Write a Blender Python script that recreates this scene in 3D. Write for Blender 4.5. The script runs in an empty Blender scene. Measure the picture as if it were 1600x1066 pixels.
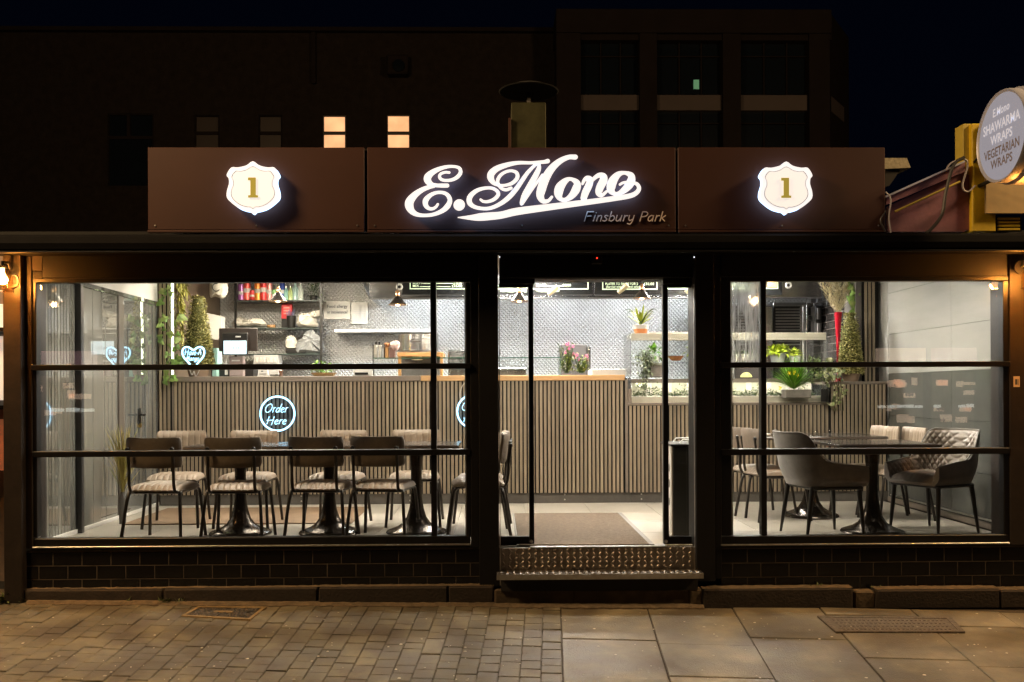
import bpy, bmesh, math, random
from mathutils import Vector, Matrix

random.seed(11)
SC = bpy.context.scene
COL = SC.collection
PI = math.pi

# ------------------------------------------------------------------ camera
FPX, CX, CY = 1450.0, 800.0, 533.0        # focal length and centre in photo pixels (1600 wide)
SHIFT = 79.0                              # the horizon lies 79 px below the centre
CAM = Vector((0.0, -6.6, 1.5))
R_CAM = (Matrix.Rotation(math.radians(-1.0), 3, 'Z') @ Matrix.Rotation(math.radians(90), 3, 'X')
         @ Matrix.Rotation(math.radians(-0.25), 3, 'Z'))
cam_data = bpy.data.cameras.new('camera')
cam_data.sensor_width = 36.0
cam_data.lens = FPX * 36.0 / 1600.0
cam_data.shift_y = SHIFT / 1600.0
cam_data.clip_start, cam_data.clip_end = 0.05, 400.0
cam = bpy.data.objects.new('camera', cam_data)
COL.objects.link(cam)
cam.matrix_world = Matrix.Translation(CAM) @ R_CAM.to_4x4()
SC.camera = cam

# ------------------------------------------------------------------ night sky, exposure
world = bpy.data.worlds.new('World')
SC.world = world
world.use_nodes = True
bg = world.node_tree.nodes['Background']
bg.inputs['Color'].default_value = (0.16, 0.30, 1.0, 1)
bg.inputs['Strength'].default_value = 0.0026
SC.view_settings.view_transform = 'Standard'
SC.view_settings.look = 'None'
SC.view_settings.exposure = 0.0
SC.view_settings.gamma = 1.0
SC.view_settings.use_curve_mapping = False
SC.render.engine = 'CYCLES'
SC.cycles.max_bounces = 8
SC.cycles.diffuse_bounces = 4
SC.cycles.glossy_bounces = 4
SC.cycles.transmission_bounces = 6
SC.cycles.transparent_max_bounces = 16
SC.cycles.caustics_reflective = False
SC.cycles.caustics_refractive = False
SC.cycles.sample_clamp_indirect = 4.0
SC.cycles.use_denoising = True


# ------------------------------------------------------------------ helpers
def ray(px, py):
    return R_CAM @ Vector(((px - CX) / FPX, (CY - py + SHIFT) / FPX, -1.0))

def at(px, py, Y):
    """the point at depth Y that a photo pixel looks at"""
    d = ray(px, py)
    return CAM + d * ((Y - CAM.y) / d.y)

SLOPE = 0.093
SX = -0.0115
def ground(px, py, dz=0.0):
    """the point of the pavement (it climbs towards the shop) that a photo pixel looks at"""
    d = ray(px, py)
    t = (SLOPE * CAM.y + SX * (CAM.x - 0.6) + dz - CAM.z) / (d.z - SLOPE * d.y - SX * d.x)
    return CAM + d * t

def scale_at(Y):
    return FPX / (Y - CAM.y)

def tag(o, label=None, cat=None, group=None, kind=None):
    if label: o['label'] = label
    if cat: o['category'] = cat
    if group: o['group'] = group
    if kind: o['kind'] = kind
    return o

def thing(name, label, cat, loc=(0, 0, 0), rz=0.0, group=None):
    o = bpy.data.objects.new(name, None)
    COL.objects.link(o)
    o.location = loc
    o.rotation_euler = (0, 0, rz)
    o.empty_display_size = 0.1
    return tag(o, label, cat, group)

def struct(name, loc=(0, 0, 0)):
    o = bpy.data.objects.new(name, None)
    COL.objects.link(o)
    o.location = loc
    o['kind'] = 'structure'
    return o

def wm(o):
    m = Matrix.Translation(o.location) @ o.rotation_euler.to_matrix().to_4x4() @ Matrix.Diagonal((*o.scale, 1))
    return wm(o.parent) @ m if o.parent else m

def link(name, me, parent=None, loc=(0, 0, 0), rot=(0, 0, 0), scale=(1, 1, 1)):
    o = bpy.data.objects.new(name, me)
    COL.objects.link(o)
    o.location, o.rotation_euler, o.scale = loc, rot, scale
    if parent: o.parent = parent
    return o

def kids(o):
    return [c for c in o.children]

def dup(root, loc, rz, label=None, group=None):
    """a copy of a thing with copies of its parts and sub-parts"""
    r = root.copy(); COL.objects.link(r)
    r.location = loc; r.rotation_euler = (0, 0, rz)
    if label: r['label'] = label
    if group: r['group'] = group
    for ch in list(root.children):
        c = ch.copy(); COL.objects.link(c); c.parent = r
        for g in list(ch.children):
            d = g.copy(); COL.objects.link(d); d.parent = c
    return r

class MB:
    """collects shapes and links them as one mesh object"""
    def __init__(s):
        s.v, s.f, s.mi = [], [], []
    def add(s, vs, fs, mi=0):
        n = len(s.v)
        s.v += [Vector(p) for p in vs]
        s.f += [[n + i for i in f] for f in fs]
        s.mi += [mi] * len(fs)
        return s
    def box(s, x0, x1, y0, y1, z0, z1, bev=0.0, mi=0):
        if x1 < x0: x0, x1 = x1, x0
        if y1 < y0: y0, y1 = y1, y0
        if z1 < z0: z0, z1 = z1, z0
        b = min(bev, (x1 - x0) * .45, (y1 - y0) * .45, (z1 - z0) * .45)
        if b <= 0:
            vs = [(x, y, z) for x in (x0, x1) for y in (y0, y1) for z in (z0, z1)]
            fs = [(0, 1, 3, 2), (4, 6, 7, 5), (0, 4, 5, 1), (2, 3, 7, 6), (0, 2, 6, 4), (1, 5, 7, 3)]
            return s.add(vs, fs, mi)
        vs, idx = [], {}
        X, Y, Z = (x0, x1), (y0, y1), (z0, z1)
        for i in (0, 1):
            for j in (0, 1):
                for k in (0, 1):
                    sx, sy, sz = (1, -1)[i], (1, -1)[j], (1, -1)[k]
                    for a in range(3):      # a: the axis whose face this vertex lies on
                        p = [X[i] + (0 if a == 0 else sx * b), Y[j] + (0 if a == 1 else sy * b), Z[k] + (0 if a == 2 else sz * b)]
                        idx[i, j, k, a] = len(vs); vs.append(p)
        fs = []
        for i in (0, 1):
            fs.append([idx[i, 0, 0, 0], idx[i, 1, 0, 0], idx[i, 1, 1, 0], idx[i, 0, 1, 0]][::(1 if i else -1)])
            fs.append([idx[0, i, 0, 1], idx[0, i, 1, 1], idx[1, i, 1, 1], idx[1, i, 0, 1]][::(1 if i else -1)])
            fs.append([idx[0, 0, i, 2], idx[1, 0, i, 2], idx[1, 1, i, 2], idx[0, 1, i, 2]][::(1 if i else -1)])
        for i in (0, 1):
            for j in (0, 1):
                w = (i + j) % 2 == 0
                f = [idx[i, j, 0, 0], idx[i, j, 0, 1], idx[i, j, 1, 1], idx[i, j, 1, 0]]; fs.append(f if w else f[::-1])
                f = [idx[i, 0, j, 0], idx[i, 1, j, 0], idx[i, 1, j, 2], idx[i, 0, j, 2]]; fs.append(f[::-1] if w else f)
                f = [idx[0, i, j, 1], idx[1, i, j, 1], idx[1, i, j, 2], idx[0, i, j, 2]]; fs.append(f if w else f[::-1])
                for k in (0, 1):
                    f = [idx[i, j, k, 0], idx[i, j, k, 1], idx[i, j, k, 2]]
                    fs.append(f if (i + j + k) % 2 else f[::-1])
        return s.add(vs, fs, mi)
    def lathe(s, prof, c=(0, 0, 0), n=20, axis='Z', mi=0, arc=None):
        """prof: (radius, height) pairs turned about an axis through c"""
        vs, fs = [], []
        m = len(prof)
        for k in range(n):
            a = 2 * PI * k / n
            for r, h in prof:
                x, y = r * math.cos(a), r * math.sin(a)
                p = (x, y, h) if axis == 'Z' else ((h, x, y) if axis == 'X' else (x, -h, y))
                vs.append((c[0] + p[0], c[1] + p[1], c[2] + p[2]))
        for k in range(n):
            k2 = (k + 1) % n
            for j in range(m - 1):
                fs.append((k * m + j, k2 * m + j, k2 * m + j + 1, k * m + j + 1))
        if prof[0][0] > 1e-6: fs.append([k * m for k in range(n)][::-1])
        if prof[-1][0] > 1e-6: fs.append([k * m + m - 1 for k in range(n)])
        return s.add(vs, fs, mi)
    def tube(s, pts, r, n=8, mi=0, cap=True, closed=False):
        pts = [Vector(p) for p in pts]
        rr = r if isinstance(r, (list, tuple)) else [r] * len(pts)
        vs, fs = [], []
        up = None
        N = len(pts)
        for i, p in enumerate(pts):
            if closed: t = pts[(i + 1) % N] - pts[i - 1]
            else: t = pts[min(i + 1, N - 1)] - pts[max(i - 1, 0)]
            if t.length < 1e-9: t = Vector((0, 0, 1))
            t.normalize()
            if up is None:
                up = Vector((0, 0, 1)) if abs(t.z) < .9 else Vector((1, 0, 0))
            a = t.cross(up)
            if a.length < 1e-5: a = t.cross(Vector((0, 1, 0.01)))
            a.normalize()
            b = a.cross(t); up = b
            for k in range(n):
                w = 2 * PI * k / n
                vs.append(p + (a * math.cos(w) + b * math.sin(w)) * rr[i])
        for i in range(N if closed else N - 1):
            i2 = (i + 1) % N
            for k in range(n):
                k2 = (k + 1) % n
                fs.append((i * n + k, i * n + k2, i2 * n + k2, i2 * n + k))
        if cap and not closed:
            fs.append([k for k in range(n)][::-1]); fs.append([(N - 1) * n + k for k in range(n)])
        return s.add(vs, fs, mi)
    def prism(s, poly, d, mi=0):
        """poly: 3-D points of a flat outline; d: the vector it is pushed along"""
        n = len(poly)
        d = Vector(d)
        vs = [Vector(p) for p in poly] + [Vector(p) + d for p in poly]
        fs = [list(range(n)), list(range(2 * n - 1, n - 1, -1))]
        for i in range(n):
            j = (i + 1) % n
            fs.append((i, n + i, n + j, j))
        return s.add(vs, fs, mi)
    def grid(s, pts, mi=0, flip=False, closed=False):
        """pts[i][j]: rows of points"""
        m, n = len(pts), len(pts[0])
        vs = [p for row in pts for p in row]
        fs = []
        for i in range(m if closed else m - 1):
            i2 = (i + 1) % m
            for j in range(n - 1):
                f = (i * n + j, i2 * n + j, i2 * n + j + 1, i * n + j + 1)
                fs.append(f[::-1] if flip else f)
        return s.add(vs, fs, mi)
    def leaf(s, p, d, L, W, up=(0, 0, 1), mi=0, bend=0.25):
        """a pointed leaf of two bent faces from p along d"""
        d = Vector(d).normalized()
        side = d.cross(Vector(up))
        if side.length < 1e-4: side = d.cross(Vector((1, .1, 0)))
        side.normalize()
        nrm = side.cross(d)
        p = Vector(p)
        mid = p + d * L * .45
        tip = p + d * L - nrm * L * bend
        return s.add([p, mid + side * W / 2, tip, mid - side * W / 2, mid + nrm * W * .12], [(0, 1, 4), (1, 2, 4), (2, 3, 4), (3, 0, 4)], mi)
    def mesh(s, name, mats, smooth=False):
        me = bpy.data.meshes.new(name)
        me.from_pydata([tuple(p) for p in s.v], [], s.f)
        for m in (mats if isinstance(mats, (list, tuple)) else [mats]):
            me.materials.append(m)
        if any(s.mi): me.polygons.foreach_set('material_index', s.mi)
        if smooth:
            me.polygons.foreach_set('use_smooth', [True] * len(me.polygons))
            try: me.set_sharp_from_angle(angle=math.radians(40 if smooth is True else smooth))
            except Exception: pass
        if 3 < len(s.v) < 30000:
            bm = bmesh.new(); bm.from_mesh(me)
            bmesh.ops.recalc_face_normals(bm, faces=bm.faces)
            bm.to_mesh(me); bm.free()
        me.update()
        return me
    def build(s, name, mats, parent=None, smooth=False, world=True):
        """world=True: the points are in world space and get re-expressed in the parent's"""
        if parent and world:
            inv = wm(parent).inverted()
            s.v = [inv @ p for p in s.v]
        return link(name, s.mesh(name, mats, smooth), parent)

def boxpx(x0, y0, x1, y1, Y0, Y1, bev=0.0, mb=None, mi=0):
    """a box whose front face fills the pixel rectangle at depth Y0 and runs back to Y1"""
    xm, ym = (x0 + x1) / 2, (y0 + y1) / 2
    mb = mb or MB()
    return mb.box(at(x0, ym, Y0).x, at(x1, ym, Y0).x, Y0, Y1, at(xm, y1, Y0).z, at(xm, y0, Y0).z, bev, mi)

def catmull(pts, n=8, closed=False):
    """smooth curve through points of any dimension (tuples)"""
    P = [tuple(p) for p in pts]
    out = []
    N = len(P)
    for i in range(N if closed else N - 1):
        p1, p2 = P[i], P[(i + 1) % N]
        p0 = P[i - 1] if (i > 0 or closed) else tuple(2 * a - b for a, b in zip(p1, p2))
        p3 = P[(i + 2) % N] if (i + 2 < N or closed) else tuple(2 * b - a for a, b in zip(p1, p2))
        for k in range(n):
            t = k / n
            out.append(tuple(0.5 * (2 * b + (c - a) * t + (2 * a - 5 * b + 4 * c - d) * t * t + (3 * b - a - 3 * c + d) * t ** 3)
                             for a, b, c, d in zip(p0, p1, p2, p3)))
    if not closed: out.append(P[-1])
    return out

# ------------------------------------------------------------------ materials
def mat(name, col, rough=0.6, metal=0.0, var=0.0, vscale=6.0, bump=0.0, bscale=60.0, rnd=0.0, isl=0.0,
        stretch=(1, 1, 1), spec=None, cior=None, col2=None, coat=0.0, rvar=0.0, sheen=0.0, blot=0.0, blscale=1.3):
    m = bpy.data.materials.new(name)
    m.use_nodes = True
    nt = m.node_tree
    N, L = nt.nodes, nt.links
    b = N['Principled BSDF']
    b.inputs['Base Color'].default_value = (*col, 1)
    b.inputs['Roughness'].default_value = rough
    b.inputs['Metallic'].default_value = metal
    if spec is not None: b.inputs['Specular IOR Level'].default_value = spec
    if coat: b.inputs['Coat Weight'].default_value = coat; b.inputs['Coat Roughness'].default_value = min(0.08, rough)
    if cior: b.inputs['Coat IOR'].default_value = cior
    if sheen: b.inputs['Sheen Weight'].default_value = sheen
    geo = N.new('ShaderNodeNewGeometry')
    mp = N.new('ShaderNodeMapping'); mp.inputs['Scale'].default_value = stretch
    L.new(geo.outputs['Position'], mp.inputs['Vector'])
    cur = None
    if var or rnd or isl or blot:
        val = N.new('ShaderNodeValue'); val.outputs[0].default_value = 1.0
        cur = val.outputs[0]
        def mul(sock, amount):
            nonlocal cur
            r = N.new('ShaderNodeMapRange')
            r.inputs['To Min'].default_value = 1 - amount; r.inputs['To Max'].default_value = 1 + amount
            L.new(sock, r.inputs['Value'])
            k = N.new('ShaderNodeMath'); k.operation = 'MULTIPLY'
            L.new(cur, k.inputs[0]); L.new(r.outputs[0], k.inputs[1])
            cur = k.outputs[0]
        if var:
            nz = N.new('ShaderNodeTexNoise'); nz.inputs['Scale'].default_value = vscale; nz.inputs['Detail'].default_value = 10
            nz.inputs['Roughness'].default_value = 0.72
            L.new(mp.outputs[0], nz.inputs['Vector'])
            rr = N.new('ShaderNodeMapRange'); rr.inputs['From Min'].default_value = 0.3; rr.inputs['From Max'].default_value = 0.7
            L.new(nz.outputs['Fac'], rr.inputs['Value'])
            mul(rr.outputs[0], var)
            noise_out = rr.outputs[0]
        if blot:
            nb_ = N.new('ShaderNodeTexNoise'); nb_.inputs['Scale'].default_value = blscale; nb_.inputs['Detail'].default_value = 4
            nb_.inputs['Roughness'].default_value = 0.6
            L.new(geo.outputs['Position'], nb_.inputs['Vector'])
            rb_ = N.new('ShaderNodeMapRange'); rb_.inputs['From Min'].default_value = 0.34; rb_.inputs['From Max'].default_value = 0.66
            L.new(nb_.outputs['Fac'], rb_.inputs['Value'])
            mul(rb_.outputs[0], blot)
        if rnd:
            oi = N.new('ShaderNodeObjectInfo'); mul(oi.outputs['Random'], rnd)
        if isl:
            mul(geo.outputs['Random Per Island'], isl)
        mx = N.new('ShaderNodeVectorMath'); mx.operation = 'SCALE'
        mx.inputs[0].default_value = col
        L.new(cur, mx.inputs['Scale'])
        src = mx.outputs[0]
        if col2 is not None:
            mix = N.new('ShaderNodeMix'); mix.data_type = 'RGBA'
            nz2 = N.new('ShaderNodeTexNoise'); nz2.inputs['Scale'].default_value = vscale * .45; nz2.inputs['Detail'].default_value = 8
            L.new(mp.outputs[0], nz2.inputs['Vector'])
            r2 = N.new('ShaderNodeMapRange'); r2.inputs['From Min'].default_value = 0.45; r2.inputs['From Max'].default_value = 0.68
            if isl: L.new(geo.outputs['Random Per Island'], r2.inputs['Value']); r2.inputs['From Min'].default_value = 0.3; r2.inputs['From Max'].default_value = 1.0
            else: L.new(nz2.outputs['Fac'], r2.inputs['Value'])
            L.new(r2.outputs[0], mix.inputs['Factor'])
            L.new(src, mix.inputs[6])
            mix.inputs[7].default_value = (*col2, 1)
            src = mix.outputs[2]
        L.new(src, b.inputs['Base Color'])
        if rvar and var:
            r3 = N.new('ShaderNodeMapRange'); r3.inputs['To Min'].default_value = max(.02, rough - rvar); r3.inputs['To Max'].default_value = min(1, rough + rvar)
            L.new(noise_out, r3.inputs['Value']); L.new(r3.outputs[0], b.inputs['Roughness'])
    if bump:
        nb = N.new('ShaderNodeTexNoise'); nb.inputs['Scale'].default_value = bscale; nb.inputs['Detail'].default_value = 5
        L.new(mp.outputs[0], nb.inputs['Vector'])
        bp = N.new('ShaderNodeBump'); bp.inputs['Strength'].default_value = bump; bp.inputs['Distance'].default_value = 0.01
        L.new(nb.outputs['Fac'], bp.inputs['Height'])
        L.new(bp.outputs[0], b.inputs['Normal'])
    return m

def emit(name, col, strength, base=None):
    m = bpy.data.materials.new(name)
    m.use_nodes = True
    b = m.node_tree.nodes['Principled BSDF']
    b.inputs['Base Color'].default_value = (*(base or [min(1, c) * .8 for c in col]), 1)
    b.inputs['Emission Color'].default_value = (*col, 1)
    b.inputs['Emission Strength'].default_value = strength
    b.inputs['Roughness'].default_value = 0.4
    return m

def glass(name, tint=(1, 1, 1), refl=1.0, wet=0.0, rough=0.0):
    """clear pane: mostly see-through, mirror-like at shallow angles; wet adds misted streaks"""
    m = bpy.data.materials.new(name)
    m.use_nodes = True
    nt = m.node_tree
    N, L = nt.nodes, nt.links
    for n in list(N):
        if n.type != 'OUTPUT_MATERIAL': N.remove(n)
    out = [n for n in N if n.type == 'OUTPUT_MATERIAL'][0]
    tr = N.new('ShaderNodeBsdfTransparent'); tr.inputs[0].default_value = (*tint, 1)
    gl = N.new('ShaderNodeBsdfGlossy'); gl.inputs['Roughness'].default_value = rough
    lw = N.new('ShaderNodeLayerWeight'); lw.inputs['Blend'].default_value = 0.5
    p = N.new('ShaderNodeMath'); p.operation = 'POWER'; p.inputs[1].default_value = 5
    L.new(lw.outputs['Facing'], p.inputs[0])
    k = N.new('ShaderNodeMath'); k.operation = 'MULTIPLY_ADD'; k.inputs[1].default_value = 0.96 * refl; k.inputs[2].default_value = 0.04 * refl
    L.new(p.outputs[0], k.inputs[0])
    mix = N.new('ShaderNodeMixShader')
    L.new(k.outputs[0], mix.inputs[0]); L.new(tr.outputs[0], mix.inputs[1]); L.new(gl.outputs[0], mix.inputs[2])
    last = mix.outputs[0]
    if wet:
        geo = N.new('ShaderNodeNewGeometry')
        mp = N.new('ShaderNodeMapping'); mp.inputs['Scale'].default_value = (60, 1, 4)
        L.new(geo.outputs['Position'], mp.inputs['Vector'])
        nz = N.new('ShaderNodeTexNoise'); nz.inputs['Scale'].default_value = 1.2; nz.inputs['Detail'].default_value = 8
        L.new(mp.outputs[0], nz.inputs['Vector'])
        nz2 = N.new('ShaderNodeTexNoise'); nz2.inputs['Scale'].default_value = 2.2; nz2.inputs['Detail'].default_value = 3
        L.new(geo.outputs['Position'], nz2.inputs['Vector'])
        mu = N.new('ShaderNodeMath'); mu.operation = 'MULTIPLY'
        L.new(nz.outputs['Fac'], mu.inputs[0]); L.new(nz2.outputs['Fac'], mu.inputs[1])
        mr = N.new('ShaderNodeMapRange'); mr.inputs['From Min'].default_value = 0.15; mr.inputs['From Max'].default_value = 0.27
        mr.inputs['To Max'].default_value = wet
        L.new(mu.outputs[0], mr.inputs['Value'])
        rf = N.new('ShaderNodeBsdfRefraction'); rf.inputs['IOR'].default_value = 1.04; rf.inputs['Roughness'].default_value = 0.45
        rf.inputs['Color'].default_value = (0.9, 0.92, 0.95, 1)
        tl = N.new('ShaderNodeBsdfTranslucent'); tl.inputs[0].default_value = (.85, .85, .85, 1)
        mm = N.new('ShaderNodeMixShader'); mm.inputs[0].default_value = 0.22
        L.new(rf.outputs[0], mm.inputs[1]); L.new(tl.outputs[0], mm.inputs[2])
        m2 = N.new('ShaderNodeMixShader')
        L.new(mr.outputs[0], m2.inputs[0]); L.new(last, m2.inputs[1]); L.new(mm.outputs[0], m2.inputs[2])
        last = m2.outputs[0]
    L.new(last, out.inputs['Surface'])
    return m

def text_mesh(body, width=None, height=None, shear=0.0, bold=0.0, spacing=1.0):
    """lettering as a flat mesh in the XZ plane facing -Y, baseline at the origin, height = cap height"""
    cu = bpy.data.curves.new('lettering', 'FONT')
    cu.body = body; cu.size = 1.0; cu.shear = shear; cu.offset = bold; cu.space_character = spacing
    cu.resolution_u = 3
    o = bpy.data.objects.new('lettering', cu)
    COL.objects.link(o)
    bpy.context.view_layer.update()
    dg = bpy.context.evaluated_depsgraph_get()
    me = bpy.data.meshes.new_from_object(o.evaluated_get(dg))
    bpy.data.objects.remove(o); bpy.data.curves.remove(cu)
    xs = [v.co.x for v in me.vertices] or [0, 1]
    x0, x1 = min(xs), max(xs)
    sz = (height or 0.1) / 0.69
    sx = width / max(1e-6, x1 - x0) if width else sz
    for v in me.vertices:
        v.co = Vector(((v.co.x - x0) * sx, 0, v.co.y * sz))
    return me

def text_px(body, x0, yb, x1, cap, Y, m, parent, name='lettering', shear=0.0, bold=0.0):
    """lettering that spans pixel columns x0..x1 with its baseline at row yb and capitals cap px high, at depth Y"""
    s = scale_at(Y)
    me = text_mesh(body, (x1 - x0) / s, cap / s, shear, bold)
    me.materials.clear(); me.materials.append(m)
    p = at(x0, yb, Y)
    inv = wm(parent).inverted()
    return link(name, me, parent, inv @ p)
# ------------------------------------------------------------------ materials of the place
M_black = mat('black_paint', (0.0055, 0.0052, 0.0055), 0.5, spec=.25, var=0.25, vscale=9, bump=0.06, bscale=120)
M_frame = mat('black_frame', (0.0045, 0.0045, 0.005), 0.4, spec=.3, var=0.2, vscale=14)
M_canopy = mat('canopy_fabric', (0.0038, 0.0036, 0.004), 0.8, spec=.06, var=0.3, vscale=5, bump=0.1, bscale=90)
M_pier = mat('dark_pier', (0.020, 0.015, 0.012), 0.5, spec=.3, var=0.4, vscale=7, bump=0.12, bscale=45)
M_alu = mat('mill_aluminium', (0.55, 0.53, 0.50), 0.35, 1.0, var=0.2, vscale=20)
M_fascia = mat('brown_fascia', (0.050, 0.0195, 0.0135), 0.55, spec=.3, var=0.06, vscale=2, blot=.10, bump=0.03, bscale=30)
M_tile = mat('black_glazed_tile', (0.0045, 0.004, 0.004), 0.09, spec=.32, var=0.3, vscale=30, rnd=0.35, bump=0.025, bscale=18)
M_grout = mat('tile_grout', (0.065, 0.050, 0.037), 0.9, var=0.5, vscale=12)
M_kerb = mat('kerb_stone', (0.026, 0.018, 0.012), 0.9, var=0.45, vscale=14, bump=0.5, bscale=55, rnd=0.2, col2=(0.022, 0.016, 0.011))
M_kerb_pale = mat('kerb_concrete', (0.075, 0.052, 0.030), 0.9, var=0.4, vscale=10, bump=0.35, bscale=60, col2=(0.042, 0.03, 0.018))
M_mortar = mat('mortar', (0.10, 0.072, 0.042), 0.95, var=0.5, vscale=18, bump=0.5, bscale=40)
M_paver = mat('block_paver', (0.108, 0.092, 0.058), 0.66, rvar=.16, var=0.42, vscale=9, bump=0.45, bscale=130, rnd=0.15, blot=0.46, blscale=1.5, col2=(0.064, 0.050, 0.033))
M_flag = mat('paving_flag', (0.138, 0.117, 0.076), 0.62, rvar=.15, var=0.40, vscale=5, bump=0.4, bscale=110, rnd=0.14, blot=0.40, blscale=1.8, col2=(0.078, 0.062, 0.041))
M_bed = mat('joint_sand', (0.050, 0.038, 0.026), 1.0, var=0.4, vscale=30, bump=0.4, bscale=60)
M_asphalt = mat('asphalt', (0.045, 0.043, 0.04), 0.9, var=0.3, vscale=20, bump=0.4, bscale=90)
M_tread = mat('checker_plate', (0.26, 0.235, 0.21), 0.40, 1.0, var=0.25, vscale=16, rvar=0.12)
M_tread_lug = mat('checker_plate_lug', (0.28, 0.255, 0.23), 0.36, 1.0, var=0.2, vscale=30)
M_dark = mat('dark_void', (0.012, 0.010, 0.009), 0.9)
M_iron = mat('cast_iron', (0.030, 0.026, 0.024), 0.35, 0.6, var=0.4, vscale=30)
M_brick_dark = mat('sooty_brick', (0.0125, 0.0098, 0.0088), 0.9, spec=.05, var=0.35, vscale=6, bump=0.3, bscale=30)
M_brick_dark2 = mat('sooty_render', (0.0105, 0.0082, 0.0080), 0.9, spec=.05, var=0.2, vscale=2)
M_spandrel = mat('pale_spandrel', (0.042, 0.031, 0.029), 0.8, var=0.12, vscale=2)
M_night_pane = mat('dark_pane', (0.004, 0.006, 0.009), 0.15, spec=.3)
M_frame_grey = mat('grey_frame', (0.016, 0.015, 0.014), 0.6)
E_window = emit('lit_blind', (1.0, 0.52, 0.25), 0.95)
_n = E_window.node_tree
_g = _n.nodes.new('ShaderNodeNewGeometry'); _z = _n.nodes.new('ShaderNodeTexNoise'); _z.inputs['Scale'].default_value = 2.2; _z.inputs['Detail'].default_value = 3
_r = _n.nodes.new('ShaderNodeMapRange'); _r.inputs['From Min'].default_value = .3; _r.inputs['From Max'].default_value = .7; _r.inputs['To Min'].default_value = .72; _r.inputs['To Max'].default_value = 1.15
_n.links.new(_g.outputs['Position'], _z.inputs['Vector']); _n.links.new(_z.outputs['Fac'], _r.inputs['Value']); _n.links.new(_r.outputs[0], _n.nodes['Principled BSDF'].inputs['Emission Strength'])
E_white = emit('sign_face', (0.95, 0.93, 0.95), 0.88)
E_edge = emit('sign_edge', (0.40, 0.62, 1.0), 3.2)
E_halo = emit('sign_return', (0.45, 0.65, 1.0), 3.0)
E_neon = emit('neon_tube', (0.40, 0.74, 1.0), 3.2)
E_led = emit('led_strip', (0.93, 1.0, 0.62), 6.0)
E_panel = emit('ceiling_diffuser', (1.0, 0.90, 0.75), 52.0)
E_kitchen = emit('kitchen_diffuser', (1.0, 0.94, 0.86), 330.0)
E_cool = emit('hood_tube', (0.88, 0.94, 1.0), 110.0)
E_till = emit('till_diffuser', (1.0, 0.86, 0.66), 110.0)
E_case = emit('case_fill_light', (1.0, 0.95, 0.84), 80.0)  # unseen strips added to brighten the display case
E_bulb = emit('warm_bulb', (1.0, 0.62, 0.30), 9.0)
E_amber = emit('amber_bulb', (1.0, 0.62, 0.28), 11.0)
E_red = emit('red_indicator', (1.0, 0.05, 0.02), 1.6)
E_spark = emit('white_indicator', (0.9, 0.9, 1.0), 1.4)
M_gold = emit('backlit_gold_print', (0.42, 0.33, 0.055), 0.62, (0.30, 0.23, 0.03))
M_ink = mat('ink_line', (0.05, 0.06, 0.07), 0.6)
M_cream = mat('cream_lettering', (0.82, 0.68, 0.58), 0.6)
G_pane = glass('window_glass', (0.975, 0.985, 0.98), 0.9)
G_wet = glass('misted_glass', (0.96, 0.98, 0.98), 1.0, wet=0.9)
G_case = glass('case_glass', (0.975, 0.99, 0.985), 1.0)
G_jar = glass('jar_glass', (1.0, 0.86, 0.66), 1.2)

FZ = 0.39            # shop floor above the pavement at the door
YC = 2.60            # front of the counter
YB = 4.70            # back wall of the kitchen
XL, XR = -3.33, 3.92  # side walls

# ------------------------------------------------------------------ street light (stands on the far side of the footway, behind the camera)
lamp = thing('street_lamp', 'tall street lamp standing at the kerb across from the shop', 'street lamp', (-6.3, -4.6, -0.45))
MB().lathe([(0.11, 0), (0.11, 0.5), (0.07, 0.55), (0.05, 6.6)], n=14).build('post', M_frame_grey, lamp, True, world=False)
MB().tube([(0, 0, 6.5), (0.15, 0.4, 6.7), (1.1, 2.4, 6.75)], 0.035).build('arm', M_frame_grey, lamp, True, world=False)
MB().box(0.95, 1.25, 2.3, 2.8, 6.71, 6.82, 0.03).build('lantern', M_frame_grey, lamp, world=False)
la = bpy.data.lights.new('street_light', 'POINT')
la.energy = 2050.0; la.color = (1.0, 0.645, 0.31); la.shadow_soft_size = 0.6
lo = bpy.data.objects.new('street_light', la); COL.objects.link(lo)
lo.parent = lamp; lo.location = (1.1, 2.55, 6.66); 
lamp2 = dup(lamp, (9.2, -3.6, -0.35), math.radians(60), 'tall street lamp further along the footway past the round sign')
lamp['group'] = lamp2['group'] = 'street lamps along the footway'

# ------------------------------------------------------------------ ground
g = struct('road')
MB().box(-60, 60, -45, -7.6, -1.3, -0.80).build('roadway', M_asphalt, g)
MB().box(-60, 60, 5.2, 90, -1.3, -0.05).build('yard_ground', M_asphalt, g)
pv = struct('pavement')
bed = MB()
def gz(y, x=0.6): return SLOPE * y + SX * (x - 0.6)
bed.prism([(-14, -7.6, gz(-7.6, -14) - 0.013), (14, -7.6, gz(-7.6, 14) - 0.013), (14, 0.3, gz(0.3, 14) - 0.013), (-14, 0.3, gz(0.3, -14) - 0.013)], (0, 0, -0.3))
bed.build('paving_bed', M_bed, pv)
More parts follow.
